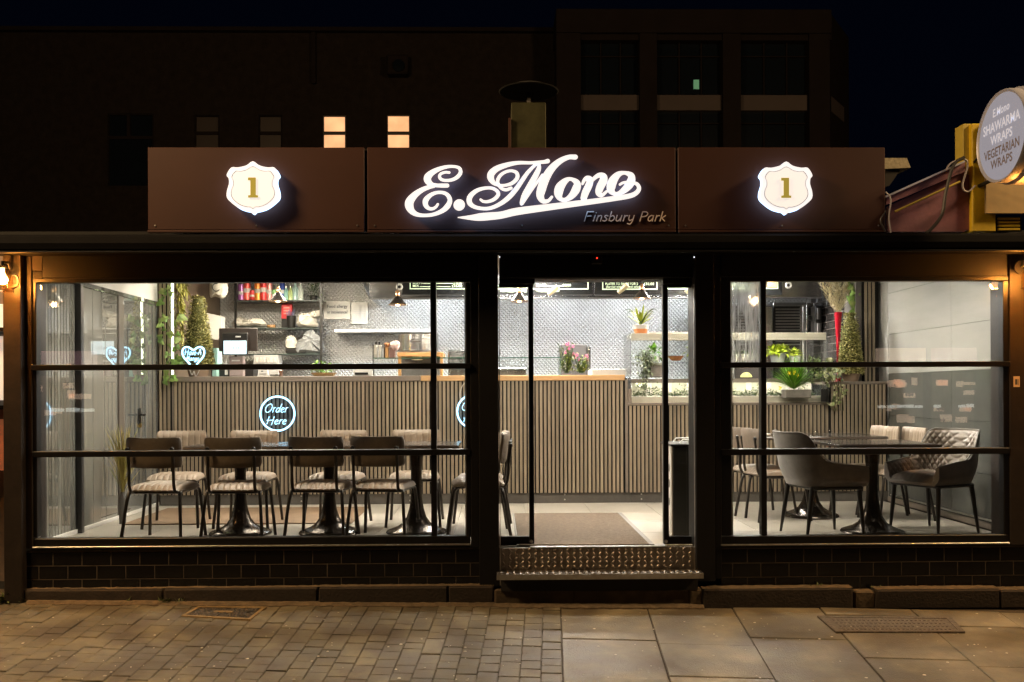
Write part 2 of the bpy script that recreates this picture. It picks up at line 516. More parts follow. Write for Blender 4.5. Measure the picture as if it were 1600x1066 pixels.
# the paving runs 3.5 degrees off the shopfront
A = math.radians(3.5)
U = Vector((math.cos(A), -math.sin(A), 0)); W = Vector((math.sin(A), math.cos(A), 0))
org = ground(876, 948)                    # the joint between blocks and flags
def pave(u, w):
    p = Vector((org.x, org.y, 0)) + U * u + W * w
    return Vector((p.x, p.y, gz(p.y, p.x)))
tilt = Matrix(((U.x, W.x, 0), (U.y, W.y, 0), (U.y * SLOPE + U.x * SX, W.y * SLOPE + W.x * SX, 1)))
def slab_mesh(name, m, lu, lw, th, bev, seg=0.0):
    """a slab lying on the sloping pavement, its near left corner at the origin; slightly worn outline"""
    b = MB()
    b.box(0, lu, 0, lw, -th, 0, bev)
    rr = random.Random(hash((round(lu, 3), round(lw, 3), seg)) % 9999)
    for v in b.v:
        v.x += rr.uniform(-.0016, .0016); v.y += rr.uniform(-.0016, .0016)
    b.v = [tilt @ v for v in b.v]
    return b.mesh(name, m)
PW = 0.1215
lens = [0.100, 0.112, 0.122, 0.122, 0.145]
pmesh = {(l, k): slab_mesh('block_paver', M_paver, PW - 0.003, l - 0.0035, 0.05, 0.0035, k) for l in set(lens) for k in range(3)}
rp = random.Random(5)
blocks = []
for c in range(1, 62):
    w = 0.12 - rp.random() * 0.15 + 0.02
    top = True
    while w > -2.4:
        l = rp.choice(lens)
        w -= l
        p = pave(-c * PW, w)
        if top and w > 0.06: continue
        dz = rp.uniform(-0.0035, 0.0025)
        blocks.append((p + Vector((0, 0, dz)), l, c))
def seen(p):
    v = R_CAM.transposed() @ (p - CAM)
    px, py = CX + FPX * v.x / -v.z, CY + SHIFT - FPX * v.y / -v.z
    return -700 < px < 2300 and py < 1320, (-40 < px < 1640 and py < 1075)
vis = [b for b in blocks if seen(b[0])[0]]
vis.sort(key=lambda b: (not seen(b[0])[1], (b[0] - CAM).length))
rest = MB()
for i, (p, l, c) in enumerate(vis):
    me = pmesh[l, i % 3]
    if i < 300:
        o = link('block_paver', me, pv, p, (rp.uniform(-.012, .012), rp.uniform(-.012, .012), rp.uniform(-.012, .012)))
    else:
        rest.add([p + v.co for v in me.vertices], [list(q.vertices) for q in me.polygons])
if rest.v:
    o = rest.build('block_pavers', M_paver, pv); o['kind'] = 'stuff'
# big flags on the other side: one column after another, each with its own run of joints (rows in photo pixels)
def flag(u0, u1, w0, w1):
    th = rp.choice([-0.007, -0.003, 0.0, 0.002, 0.005])
    me = slab_mesh('paving_flag', M_flag, u1 - u0 - 0.008, w1 - w0 - 0.009, 0.05, 0.004, u0)
    o = link('paving_flag', me, pv, pave(u0 + 0.004, w0) + Vector((0, 0, th)), (rp.uniform(-.003, .003), rp.uniform(-.003, .003), 0))
def w_of(px, py):
    p = ground(px, py) - Vector((org.x, org.y, 0)); return p.x * W.x + p.y * W.y
def u_of(px, py):
    p = ground(px, py) - Vector((org.x, org.y, 0)); return p.x * U.x + p.y * U.y
cols = [0.0] + [u_of(x, 952) for x in (1012, 1146, 1283, 1422, 1556, 1690, 1825, 1960, 2095)]
rows = [[(900, 996)], [(1030, 959), (1080, 1006), (1100, 1057)], [(1200, 995), (1290, 1064)], [(1300, 960), (1400, 979), (1400, 1028)],
        [(1560, 979), (1580, 1042)], [(1590, 979), (1595, 1030)], [(1650, 995)], [(1650, 965)], [(1650, 988)]]
covs = []
for k in range(9):
    ws = [0.12] + [w_of(*r) for r in rows[k]]
    while ws[-1] > -2.4: ws.append(ws[-1] - 0.62)
    for a, b in zip(ws[1:], ws[:-1]):
        flag(cols[k], cols[k + 1], a, b)

# recessed tray cover among the blocks, an older iron cover among the flags
def cover(name, label, quad, m_frame, m_in, stones):
    a, b, c, d = [ground(*q) for q in quad]            # near left, near right, far right, far left
    ctr = (a + b + c + d) / 4
    t = thing(name, label, 'manhole cover', ctr)
    def pt(u, w, h=0): 
        p = (a * (1 - u) + b * u) * (1 - w) + (d * (1 - u) + c * u) * w
        return p + Vector((0, 0, h))
    fr = MB()
    e = 0.045
    for q in ([(0, 0), (1, 0), (1, e * 2.2), (0, e * 2.2)], [(0, 1 - e * 2.2), (1, 1 - e * 2.2), (1, 1), (0, 1)],
              [(0, e * 2.2), (e, e * 2.2), (e, 1 - e * 2.2), (0, 1 - e * 2.2)], [(1 - e, e * 2.2), (1, e * 2.2), (1, 1 - e * 2.2), (1 - e, 1 - e * 2.2)]):
        fr.prism([pt(u, w, 0.009) for u, w in q], (0, 0, -0.03))
    fr.build('frame', m_frame, t)
    MB().prism([pt(u, w, 0.0055) for u, w in [(e, .1), (1 - e, .1), (1 - e, .9), (e, .9)]], (0, 0, -0.02)).build('lid', m_in, t)
    return t, pt
M_cov_edge = mat('worn_iron_edge', (0.26, 0.18, 0.085), 0.55, 0.3, var=0.35, vscale=30)
t, pt = cover('manhole_cover', 'tray manhole cover filled with dark pebbles among the paving blocks', [(283, 964), (391, 970), (416, 950), (310, 949)], M_cov_edge, M_iron, True)
peb = MB()
rq = random.Random(3)
for i in range(420):
    p = pt(rq.uniform(.07, .93), rq.uniform(.13, .87), 0.006)
    r = rq.uniform(.004, .009)
    peb.lathe([(0, -r * .4), (r, 0), (r * .6, r * .5), (0, r * .7)], p, 6)
o = peb.build('pebbles', mat('wet_pebble', (0.026, 0.019, 0.012), 0.5, isl=0.8, col2=(0.14, 0.105, 0.07), var=0.1), t); o['kind'] = 'stuff'

hb = MB(); hb.prism([pt(u, w, 0.012) for u, w in [(.36, .44), (.62, .44), (.62, .56), (.36, .56)]], (0, 0, -0.01)); hb.build('handle_slot', M_cov_edge, t)
M_cov_old = mat('old_cover', (0.095, 0.076, 0.056), 0.75, 0.0, var=0.6, vscale=40, bump=0.6, bscale=90)
t, pt = cover('manhole_cover', 'worn rectangular iron cover set flush in the stone flags', [(1306, 989), (1508, 989), (1486, 966), (1277, 964)], M_cov_old, M_cov_old, False)
bars = MB()
for i in range(26):
    for j in range(4):
        u, w = .08 + i * .0325, .16 + j * .19
        bars.prism([pt(u, w, 0.0085), pt(u + .016, w, 0.0085), pt(u + .022, w + .1, 0.0085), pt(u + .006, w + .1, 0.0085)], (0, 0, -0.006))
o = bars.build('tread_pattern', M_cov_old, t); o['kind'] = 'stuff'
# litter on the paving: gum spots and scraps nobody could count
lit = MB()
for i in range(260):
    px, py = rq.uniform(5, 1595), rq.uniform(957, 1064)
    p = ground(px, py, 0.0045)
    r = rq.choice([.003, .004, .005, .007, .010]) * rq.uniform(.7, 1.2)
    lit.lathe([(r, 0), (r * .7, 0.0022), (0, 0.003)], p, 7)
o = lit.build('litter', mat('gum_spot', (0.46, 0.41, 0.33), 0.8, isl=0.5)); tag(o, kind='stuff')

# weeds in the joint along the plinth
M_weed = mat('weed_leaf', (0.055, 0.085, 0.018), 0.6, isl=0.5, col2=(0.10, 0.11, 0.03))
def weed(px, py, n, h, label):
    p = ground(px, py)
    t = thing('weed', label, 'weed', p, group='weeds along the foot of the shopfront')
    b = MB()
    for i in range(n):
        a = rq.uniform(0, 2 * PI); e = rq.uniform(.3, 1.4)
        b.leaf((rq.uniform(-h, h) * .5, rq.uniform(-.02, .02), 0), (math.cos(a) * math.cos(e), math.sin(a) * math.cos(e), math.sin(e)), h * rq.uniform(.5, 1.1), h * .16, bend=.2)
    b.build('leaves', M_weed, t, world=False)
weed(8, 941, 60, 0.10, 'green weed tuft at the foot of the dark pier by the amber lamp')
weed(38, 940, 34, 0.075, 'small weed tuft where the pier meets the tiled plinth')
weed(205, 942, 26, 0.05, 'low weed sprig left of the pebble filled cover')
weed(258, 943, 46, 0.065, 'dark green weed clump by the kerb above the pebble filled cover')
weed(284, 943, 30, 0.06, 'round dark weed clump nearest the pebble filled cover')
def weed_at(px, py, Y, n, h, label):
    p = at(px, py, Y); t = thing('weed', label, 'weed', p, group='weeds along the foot of the shopfront')
    b = MB()
    for i in range(n):
        a = rq.uniform(0, 2 * PI); e = rq.uniform(.2, 1.3)
        b.leaf((rq.uniform(-h, h), 0, 0), (math.cos(a) * math.cos(e), math.sin(a) * math.cos(e) * .4, math.sin(e)), h * rq.uniform(.5, 1.1), h * .2, bend=.2)
    b.build('leaves', M_weed, t, world=False)
weed_at(1272, 918, -0.04, 26, 0.045, 'weed sprouting from the kerb top under the window with two armchairs')
weed_at(1368, 919, -0.04, 14, 0.03, 'tiny weed on the kerb top beside the mortar gap')

# ------------------------------------------------------------------ kerb and plinths
kb = struct('kerb')
def stone(x0, x1, top, bot, Y0, m, name='kerb_stone', bev=0.012):
    b = MB(); xa, xb = at(x0, 930, Y0).x, at(x1, 930, Y0).x
    zt = at((x0 + x1) / 2, top, Y0).z
    b.box(xa + 0.002, xb - 0.002, Y0, 0.02, -0.05, zt, bev)
    for v in b.v:
        v.x += rq.uniform(-.004, .004); v.z += rq.uniform(-.003, .003); v.y += rq.uniform(-.004, .004)
    return b.build(name, m, kb)
stone(36, 255, 921, 935, -0.05, M_kerb)
stone(255, 497, 919, 937, -0.06, M_kerb)
stone(497, 700, 917, 943, -0.075, M_kerb)
stone(700, 772, 916, 945, -0.075, M_kerb)
stone(772, 895, 921, 943, -0.085, M_kerb_pale)
stone(895, 1078, 921, 943, -0.085, M_kerb_pale)
stone(1078, 1098, 920, 944, -0.095, M_mortar)
stone(1098, 1334, 920, 948, -0.11, M_kerb)
stone(1334, 1369, 924, 948, -0.09, M_mortar, 'mortar_gap')
stone(1369, 1563, 921, 950, -0.11, M_kerb)
stone(1563, 1680, 922, 951, -0.11, M_kerb)
# soil strip along the kerb tops, made paler for the light falling there
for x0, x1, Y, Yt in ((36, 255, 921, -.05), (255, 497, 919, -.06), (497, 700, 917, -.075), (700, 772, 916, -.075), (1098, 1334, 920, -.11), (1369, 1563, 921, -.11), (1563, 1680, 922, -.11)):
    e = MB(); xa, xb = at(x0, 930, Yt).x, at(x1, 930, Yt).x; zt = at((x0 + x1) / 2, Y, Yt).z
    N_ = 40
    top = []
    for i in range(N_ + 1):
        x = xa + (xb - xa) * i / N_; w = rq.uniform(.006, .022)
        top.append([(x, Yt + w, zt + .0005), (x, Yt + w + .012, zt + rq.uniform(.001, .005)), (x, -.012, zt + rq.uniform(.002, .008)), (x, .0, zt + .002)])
    e.grid(top); e.build('lit_soil_crust', M_mortar, kb, True)
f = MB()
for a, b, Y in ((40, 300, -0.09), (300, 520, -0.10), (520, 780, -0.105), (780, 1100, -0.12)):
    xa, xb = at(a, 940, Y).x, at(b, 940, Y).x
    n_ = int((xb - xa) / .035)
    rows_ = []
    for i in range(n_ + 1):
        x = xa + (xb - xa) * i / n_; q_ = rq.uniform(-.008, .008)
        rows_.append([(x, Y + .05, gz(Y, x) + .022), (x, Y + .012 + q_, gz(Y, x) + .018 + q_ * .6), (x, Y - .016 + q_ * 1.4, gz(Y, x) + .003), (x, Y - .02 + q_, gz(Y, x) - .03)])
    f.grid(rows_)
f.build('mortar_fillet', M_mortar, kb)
def plinth(x0, x1, joints, label):
    """three courses of glazed tiles; joints: a joint column of each course, 44.2 px apart"""
    Y = 0.0
    xa, xb = at(x0, 885, Y).x, at(x1, 885, Y).x
    t = thing('tiled_plinth', label, 'plinth wall', ((xa + xb) / 2, 0.1, 0))
    xm = (x0 + x1) / 2
    rows_z = [at(xm, y, Y).z for y in (857.5 + (3 if xm < 800 else -1.5), 880 + (2 if xm < 800 else -2), 902 + (1 if xm < 800 else -2), 924)]
    MB().box(xa, xb, -0.0045, 0.22, 0.04, rows_z[0] + 0.01).build('grout_bed', M_grout, t)
    pitch = 0.2025
    cache = {}
    for r in range(3):
        j = at(joints[r], 885, Y).x
        k0 = math.floor((xa - j) / pitch)
        x = j + k0 * pitch
        while x < xb - 0.01:
            a, b = max(x, xa), min(x + pitch, xb)
            if b - a > 0.02:
                key = (round(b - a, 3), r)
                if key not in cache:
                    h = rows_z[r] - rows_z[r + 1]
                    w = b - a - 0.004
                    q = MB()
                    # pillowed face: rings from the edge to the crown
                    rings = []
                    for ins, dy in ((0, 0), (0, -0.0070), (0.0016, -0.0092), (0.0045, -0.0100)):
                        ins2 = min(ins, w * .45, h * .45)
                        rings.append([(ins2, dy, ins2), (w - ins2, dy, ins2), (w - ins2, dy, h - 0.004 - ins2), (ins2, dy, h - 0.004 - ins2)])
                    q.grid([[rings[i][k] for i in range(4)] for k in range(4)], closed=True)
                    q.add(rings[-1], [(0, 1, 2, 3)])
                    cache[key] = q.mesh('tile', M_tile)
                link('tile', cache[key], t, Vector((a + 0.002, 0.004, rows_z[r + 1] + 0.002)) - t.location, (rq.uniform(-.004, .004), 0, rq.uniform(-.003, .003)))
            x += pitch
    return t
plinth(36, 752, (128.6, 106.5, 128.6), 'low plinth of black glazed tiles under the wide window with the chair row')
plinth(1127, 1640, (1211.5, 1188.5, 1211.5), 'low plinth of black glazed tiles under the window with two armchairs')
# ------------------------------------------------------------------ shopfront carcass
sf = struct('shopfront_wall')
def bpart(name, m, parent, *a, **k):
    bev = k.pop('bev', 0.003)
    return boxpx(*a, bev).build(name, m, parent)
ZC = at(800, 389, 0).z                    # underside of the canopy
def post(x0, x1, ybot, Y0, Y1, m, name='pilaster', ytop=385, bev=0.004):
    return bpart(name, m, sf, x0, ytop, x1, ybot, Y0, Y1, bev=bev)
post(748, 779, 917, -0.05, 0.20, M_black)
post(735, 748, 857, -0.012, 0.12, M_black, 'jamb')
post(1087, 1117, 909, -0.05, 0.20, M_black)
post(1117, 1127, 905, -0.014, 0.12, M_black, 'jamb')
post(5, 33, 950, -0.075, 0.25, M_pier, 'pier')
post(33.5, 50, 857, -0.012, 0.2, M_pier, 'jamb')
post(1578, 1640, 852, -0.012, 0.25, M_pier, 'pier')
bpart('header_panel', M_pier, sf, 50, 396, 66, 423, -0.02, 0.08)
bpart('header_panel', M_black, sf, 66, 396, 735, 434, -0.016, 0.10)
bpart('header_panel', M_black, sf, 1127, 396, 1574, 432, -0.016, 0.10)
bpart('head_trim', M_black, sf, 34, 388, 748, 395.5, -0.03, 0.10)
bpart('head_trim', M_black, sf, 1117, 388, 1640, 395.5, -0.03, 0.10)
bpart('door_header', M_black, sf, 780, 385, 1086, 434, 0.02, 0.30)
bpart('seam_strip', M_dark, sf, 51, 424, 66, 436, -0.0125, 0.05)
# flat roof: low behind the sign, stepping up over the kitchen
M_roof = mat('roof_felt', (0.010, 0.010, 0.010), 0.95)
MB().box(-3.56, 4.12, 0.10, 2.0, 2.625, 2.66).build('roof_slab', M_roof, sf)
MB().box(-3.56, 4.12, 1.98, 5.1, 2.89, 2.97).build('roof_slab', M_roof, sf)
MB().box(-3.56, 4.12, 1.94, 1.979, 2.661, 2.97).build('roof_upstand', M_roof, sf)
for xa_, xb_ in ((-3.56, -3.46), (4.04, 4.12)):
    MB().box(xa_, xb_, 0.26, 1.98, -0.1, 2.624).build('outer_wall', M_brick_dark, sf)
    MB().box(xa_, xb_, 1.981, 4.9, -0.1, 2.889).build('outer_wall', M_brick_dark, sf)
MB().box(-3.56, 4.12, 4.9, 5.1, -0.1, 2.889).build('outer_wall', M_brick_dark, sf)

# canopy cassette: a long shallow box with a rounded front
cn = thing('awning_cassette', 'long black awning box running the full width above the windows', 'awning', (0, -0.1, ZC))
zt, zb = at(800, 362, -0.26).z, at(800, 391, -0.26).z
prof = [(0.02, zt - 0.012), (-0.10, zt), (-0.20, zt - 0.006), (-0.255, zt - 0.03), (-0.27, zt - 0.075), (-0.262, zb + 0.012), (-0.245, zb), (-0.03, zb), (-0.03, zb + .02), (0.02, zb + .02)]
MB().prism([(-4.9, y, z) for y, z in prof], (9.9, 0, 0)).build('cassette', M_canopy, cn)
MB().box(-4.9, 5.0, -0.268, -0.24, zb - 0.014, zb - 0.002, 0.003).build('front_bar', M_frame, cn)

# ------------------------------------------------------------------ fascia boxes
def fascia(x0, x1, label):
    Y = -0.13
    xa, xb = at(x0, 295, Y).x, at(x1, 295, Y).x
    z1, z0 = at((x0 + x1) / 2, 230.5, Y).z, at((x0 + x1) / 2, 359, Y).z
    t = thing('fascia_panel', label, 'fascia sign', ((xa + xb) / 2, Y, z0), group='brown fascia panels over the shop')
    MB().box(xa, xb, Y, Y + 0.14, z0, z1, 0.004).build('panel', M_fascia, t)
    b = MB()
    for x in (xa + 0.05, (xa + xb) / 2, xb - 0.05):
        for z in (z0 + 0.028,):
            b.lathe([(0.006, 0), (0.006, 0.003), (0, 0.004)], (x, Y - 0.001, z), 10, 'Y')
    b.build('screw', M_alu, t)
    MB().box(xa, xb, Y - 0.012, Y + 0.03, z0 - 0.022, z0 - 0.003, 0.003).build('bottom_rail', M_fascia, t)
    return t
fascia(231, 569.5, 'brown fascia panel with a shield sign at the amber lit end by the wall lamp')
fascia(574, 1055.5, 'long middle brown fascia panel behind the white script name')
fascia(1059.5, 1383, 'brown fascia panel with a shield sign beside the yellow post and mauve boards')
d = MB(); 
for x in (571.8, 1057.5): d.box(at(x, 295, -.1).x - .012, at(x, 295, -.1).x + .012, -0.08, -0.05, at(800, 359, -.1).z, at(800, 232, -.1).z)
d.build('fascia_joint', M_dark, sf)

# shield signs
E_cream_face = emit('cream_sign_face', (0.93, 0.86, 0.80), 0.86)
def shield(cx, top, label, dx):
    # outline traced on the left half, mirrored; zoom units about the axis
    half = [(0, 143), (45, 172), (105, 186), (150, 187), (182, 238), (168, 262), (166, 300), (180, 350), (180, 395), (150, 430), (95, 470), (45, 487), (20, 492), (0, 508)]
    inner = [(0, 178), (45, 202), (85, 212), (120, 211), (148, 250), (138, 275), (136, 310), (150, 345), (150, 385), (125, 420), (85, 448), (40, 462), (18, 462), (0, 475)]
    Y = -0.20
    k = 1 / 4.444
    def out(half, Y, grow=0.0):
        full = [(x, y) for x, y in half] + [(-x, y) for x, y in half[-2:0:-1]]
        full = catmull(full, 3, True)
        pts = []
        for x, y in full:
            pts.append(at(cx + x * k * (1 + grow), top + (y - 143) * k, Y))
        return pts
    c = at(cx, top + 40, Y)
    t = thing('shield_sign', label, 'sign', (c.x, -0.13, c.z), group='lit shield signs on the fascia')
    o = out(half, Y)
    b = MB(); b.prism(o, (0, 0.05, 0))
    b.mi = [0] + [1] * (len(b.f) - 1)
    b.build('body', [E_white, E_halo], t)
    i = out(inner, Y - 0.003)
    n = len(i)
    ctr = at(cx, top + 40, Y - 0.003)
    i2 = [ctr + (p - ctr) * 0.978 for p in i]
    r = MB()
    r.grid([[i[q], i2[q]] for q in range(n)], closed=True)
    r.build('outline', M_ink, t)
    MB().prism([p + Vector((0, .0012, 0)) for p in i2], (0, .001, 0)).build('inner_face', E_cream_face, t)
    s = lambda x, y: at(cx + (x - 777) * k, top + (y - 143) * k, Y - 0.010)
    poly = [(743, 256), (797, 256), (797, 378), (812, 380), (812, 395), (744, 395), (744, 380), (760, 378), (760, 275), (743, 275)]
    MB().prism([s(*p) for p in poly], (0, 0.006, 0)).build('numeral', M_gold, t)
    return t
shield(395, 252, 'lit white shield sign with gold numeral 1 by the amber lamp end', 0)
shield(1228.5, 252.5, 'lit white shield sign with gold numeral 1 near the yellow post', 0)

# the lit script name: strokes of changing width, one part for each letter
sg = thing('script_sign', 'lit white script lettering E.Mono with long underline and small Finsbury Park', 'shop sign', (at(815, 300, -0.13).x, -0.13, at(815, 300, -0.13).z))
z7 = lambda x, y, w: (620 + x / 7.619, 230 + y / 7.619, w / 7.619)
z8 = lambda x, y, w: (810 + x / 6.667, 230 + y / 6.667, w / 6.667)
YS = -0.195
def stroke(b, pts, order=0, closed=False, n=7, grow=0.5):
    P = catmull(pts, n, closed)
    P = [(x, y, max(.6, w + grow)) for x, y, w in P]
    if not closed:      # round ends
        def endcap(p, q):
            dx, dy = p[0] - q[0], p[1] - q[1]; l = math.hypot(dx, dy) or 1; w = p[2]
            return [(p[0] + dx / l * w / 2 * k, p[1] + dy / l * w / 2 * k, w * s) for k, s in ((.4, .917), (.7, .714), (.9, .436), (.99, .12))]
        P = endcap(P[0], P[1])[::-1] + P + endcap(P[-1], P[-2])
    L, Rr = [], []
    m = len(P)
    for i in range(m):
        a = P[i - 1] if (i or closed) else P[0]; c = P[(i + 1) % m] if (i < m - 1 or closed) else P[-1]
        dx, dy = c[0] - a[0], c[1] - a[1]; l = math.hypot(dx, dy) or 1
        nx, ny = -dy / l, dx / l
        x, y, w = P[i]
        L.append((x + nx * w / 2, y + ny * w / 2)); Rr.append((x - nx * w / 2, y - ny * w / 2))
    Y0, Y1 = YS - 0.0016 * order, YS + 0.035
    A = [at(*p, Y0) for p in L]; B = [at(*p, Y0) for p in Rr]
    A2 = [at(*p, Y1) for p in L]; B2 = [at(*p, Y1) for p in Rr]
    b.grid([[A[i], B[i]] for i in range(m)], 0, closed=closed)
    b.grid([[A[i], A2[i]] for i in range(m)], 1, closed=closed)
    b.grid([[B[i], B2[i]] for i in range(m)], 1, closed=closed)
    b.grid([[A2[i], B2[i]] for i in range(m)], 1, closed=closed)
SM = [E_white, E_edge]
b = MB()
stroke(b, [z7(*p) for p in [(625, 303, 26), (575, 300, 28), (525, 318, 30), (508, 350, 32), (528, 383, 34), (580, 397, 32), (655, 390, 36), (718, 358, 42), (758, 305, 42), (745, 252, 36), (685, 232, 30), (600, 234, 36), (500, 262, 48), (415, 308, 66), (368, 358, 84), (372, 405, 78), (415, 445, 52), (475, 456, 42), (540, 458, 46), (600, 458, 46)]])
stroke(b, [z7(*p) for p in [(440, 462, 44), (385, 476, 46), (300, 510, 56), (215, 570, 74), (155, 645, 96), (150, 705, 96), (182, 765, 70), (245, 803, 48), (330, 813, 38), (435, 802, 40), (535, 762, 50), (600, 708, 62), (632, 640, 52), (612, 580, 46), (560, 545, 38), (480, 541, 36), (402, 572, 46), (345, 632, 62), (345, 692, 54), (382, 730, 40), (430, 733, 34), (468, 710, 30), (488, 680, 26)]], 1)
b.build('letter', SM, sg)
b = MB()
stroke(b, [(*z7(742, 690, 90)[:2], 90 / 7.6), (*z7(744, 688, 90)[:2], 90 / 7.6)], grow=6)
b.build('full_stop', SM, sg)
b = MB()
zz = lambda x, y, w: z8(x, y, w)
stroke(b, [z7(*p) for p in [(998, 625, 26), (1030, 647, 30), (1090, 648, 34), (1160, 620, 40), (1207, 568, 42), (1192, 522, 38), (1130, 489, 34), (1040, 490, 36), (945, 522, 46), (872, 590, 58), (866, 660, 58), (918, 708, 44), (1010, 731, 38), (1110, 727, 40), (1220, 682, 46), (1330, 602, 54), (1420, 500, 54), (1500, 385, 48)]] + [zz(100, 262, 36), zz(160, 200, 30), zz(200, 170, 24)], 0)
stroke(b, [zz(*p) for p in [(215, 180, 34), (212, 225, 50), (178, 300, 62), (120, 400, 62), (62, 500, 56), (36, 570, 44), (32, 592, 36)]], 1, grow=-.3)
stroke(b, [zz(*p) for p in [(44, 592, 24), (90, 520, 28), (150, 430, 30), (200, 360, 32), (250, 290, 30)]], 2, grow=-.3)
stroke(b, [zz(*p) for p in [(592, 104, 50), (520, 106, 46), (430, 148, 58), (345, 225, 74), (280, 330, 86), (240, 440, 90), (228, 510, 76), (258, 562, 50), (310, 560, 34), (348, 520, 26)]], 3)
stroke(b, [zz(305, 146, 44), zz(270, 154, 36), zz(200, 160, 32), zz(120, 164, 30)] + [z7(*p) for p in [(1450, 187, 40), (1330, 207, 52), (1200, 252, 66), (1128, 310, 78), (1118, 365, 76), (1150, 422, 50), (1210, 452, 34), (1290, 455, 32), (1375, 428, 40), (1432, 370, 44), (1430, 312, 40), (1380, 284, 32), (1310, 290, 32), (1240, 330, 36), (1203, 388, 38), (1208, 440, 34), (1245, 490, 34), (1300, 508, 36), (1360, 488, 34)]], 4)
b.build('letter', SM, sg)
b = MB()
stroke(b, [zz(*p) for p in [(548, 333, 34), (490, 352, 58), (432, 420, 92), (418, 490, 84), (440, 540, 46), (490, 548, 40), (552, 510, 64), (600, 440, 84), (610, 375, 66)]], 1, closed=True)
b.build('letter', SM, sg)
b = MB()
stroke(b, [zz(*p) for p in [(668, 383, 24), (686, 345, 34), (715, 322, 44), (745, 340, 64), (735, 395, 72), (700, 470, 72), (680, 530, 64)]], 2)
stroke(b, [zz(*p) for p in [(718, 420, 30), (770, 345, 34), (835, 295, 46), (885, 305, 66), (885, 350, 80), (848, 425, 78), (838, 478, 64), (868, 502, 38), (922, 460, 24)]], 3)
b.build('letter', SM, sg)
b = MB()
stroke(b, [zz(*p) for p in [(1105, 268, 34), (1035, 290, 62), (978, 365, 92), (965, 440, 84), (995, 482, 44), (1040, 484, 38), (1105, 445, 66), (1165, 375, 84), (1175, 300, 66)]], 1, closed=True)
stroke(b, [zz(*p) for p in [(1058, 390, 26), (1090, 372, 28), (1140, 366, 30), (1190, 370, 32), (1238, 388, 38), (1256, 432, 44), (1228, 476, 48), (1160, 508, 52), (1000, 535, 54), (800, 563, 57), (400, 615, 66), (0, 668, 78)]] + [z7(*p) for p in [(1250, 808, 86), (1120, 822, 92), (1000, 832, 92), (920, 838, 72), (830, 839, 44), (730, 838, 12)]], 4, grow=0)
b.build('letter', SM, sg)

# single-line handwriting used for the small name and for the neon signs
GL = {
 'F': ([[(0.05, 0), (0.18, 1)], [(0.18, 1), (0.62, 1)], [(0.12, .52), (0.5, .54)]], .62),
 'i': ([[(0.08, 0), (0.16, .62)], [(0.20, .86), (0.21, .90)]], .26),
 'n': ([[(0.05, 0), (0.13, .6)], [(0.09, .36), (0.24, .58), (0.36, .56), (0.38, .40), (0.34, 0)]], .48),
 's': ([[(0.36, .54), (0.22, .60), (0.12, .48), (0.24, .32), (0.30, .14), (0.16, .0), (0.02, .06)]], .42),
 'b': ([[(0.16, 1), (0.05, 0.05)], [(0.06, .12), (0.22, 0), (0.40, .18), (0.40, .46), (0.27, .58), (0.10, .42)]], .50),
 'u': ([[(0.10, .6), (0.06, .16), (0.14, 0), (0.28, .08), (0.40, .36)], [(0.44, .6), (0.38, 0)]], .54),
 'r': ([[(0.05, 0), (0.12, .6)], [(0.09, .36), (0.20, .56), (0.33, .58)]], .36),
 'y': ([[(0.10, .6), (0.08, .22), (0.18, .06), (0.34, .18)], [(0.44, .6), (0.36, 0), (0.22, -.32), (0.02, -.26)]], .52),
 'P': ([[(0.05, 0), (0.16, 1)], [(0.16, 1), (0.42, .98), (0.55, .80), (0.46, .56), (0.14, .44)]], .58),
 'a': ([[(0.40, .52), (0.26, .60), (0.08, .40), (0.06, .12), (0.18, .0), (0.34, .20), (0.42, .56)], [(0.42, .58), (0.37, 0.0)]], .52),
 'k': ([[(0.05, 0), (0.16, 1)], [(0.40, .58), (0.10, .28)], [(0.16, .32), (0.38, 0)]], .46),
 'O': ([[(0.46, 1), (0.20, .86), (0.04, .48), (0.10, .10), (0.34, 0), (0.62, .26), (0.72, .68), (0.60, .96), (0.46, 1)]], .80),
 'd': ([[(0.36, .46), (0.24, .56), (0.08, .38), (0.06, .10), (0.18, 0), (0.34, .18)], [(0.54, 1.02), (0.40, .40), (0.36, 0)]], .52),
 'e': ([[(0.06, .28), (0.30, .34), (0.34, .50), (0.20, .58), (0.06, .36), (0.08, .08), (0.22, 0), (0.36, .10)]], .44),
 'H': ([[(0.12, 1), (0.04, 0)], [(0.62, 1), (0.50, -.12)], [(-.06, .50), (0.66, .54)]], .74),
 'v': ([[(0.04, .56), (0.14, 0.02), (0.36, .58)]], .40),
 'A': ([[(0.02, 0), (0.34, 1), (0.50, 0)], [(0.0, .40), (0.60, .42)]], .62),
 'M': ([[(0.02, 0), (0.14, .95), (0.30, .2), (0.52, .98), (0.58, 0)]], .70),
 'g': ([[(0.38, .52), (0.22, .58), (0.06, .34), (0.16, .04), (0.34, .30)], [(0.42, .58), (0.36, -.10), (0.20, -.34), (0.02, -.22), (0.30, .02)]], .50),
 'o': ([[(0.22, .58), (0.06, .38), (0.08, .08), (0.24, 0), (0.38, .22), (0.36, .48), (0.22, .58)]], .46),
 '-': ([[(0.04, .34), (0.28, .34)]], .34),
 ' ': ([], .34),
}
def script_paths(txt):
    """stroke paths in units of capital height, and the total width"""
    x, out = 0.0, []
    for ch in txt:
        st, w = GL[ch]
        for s in st:
            q = catmull([(x + a, b) for a, b in s], 5) if len(s) > 2 else [(x + a, b) for a, b in s]
            out.append(q)
        x += w
    return out, x
b = MB()
paths, wd = script_paths('Finsbury Park')
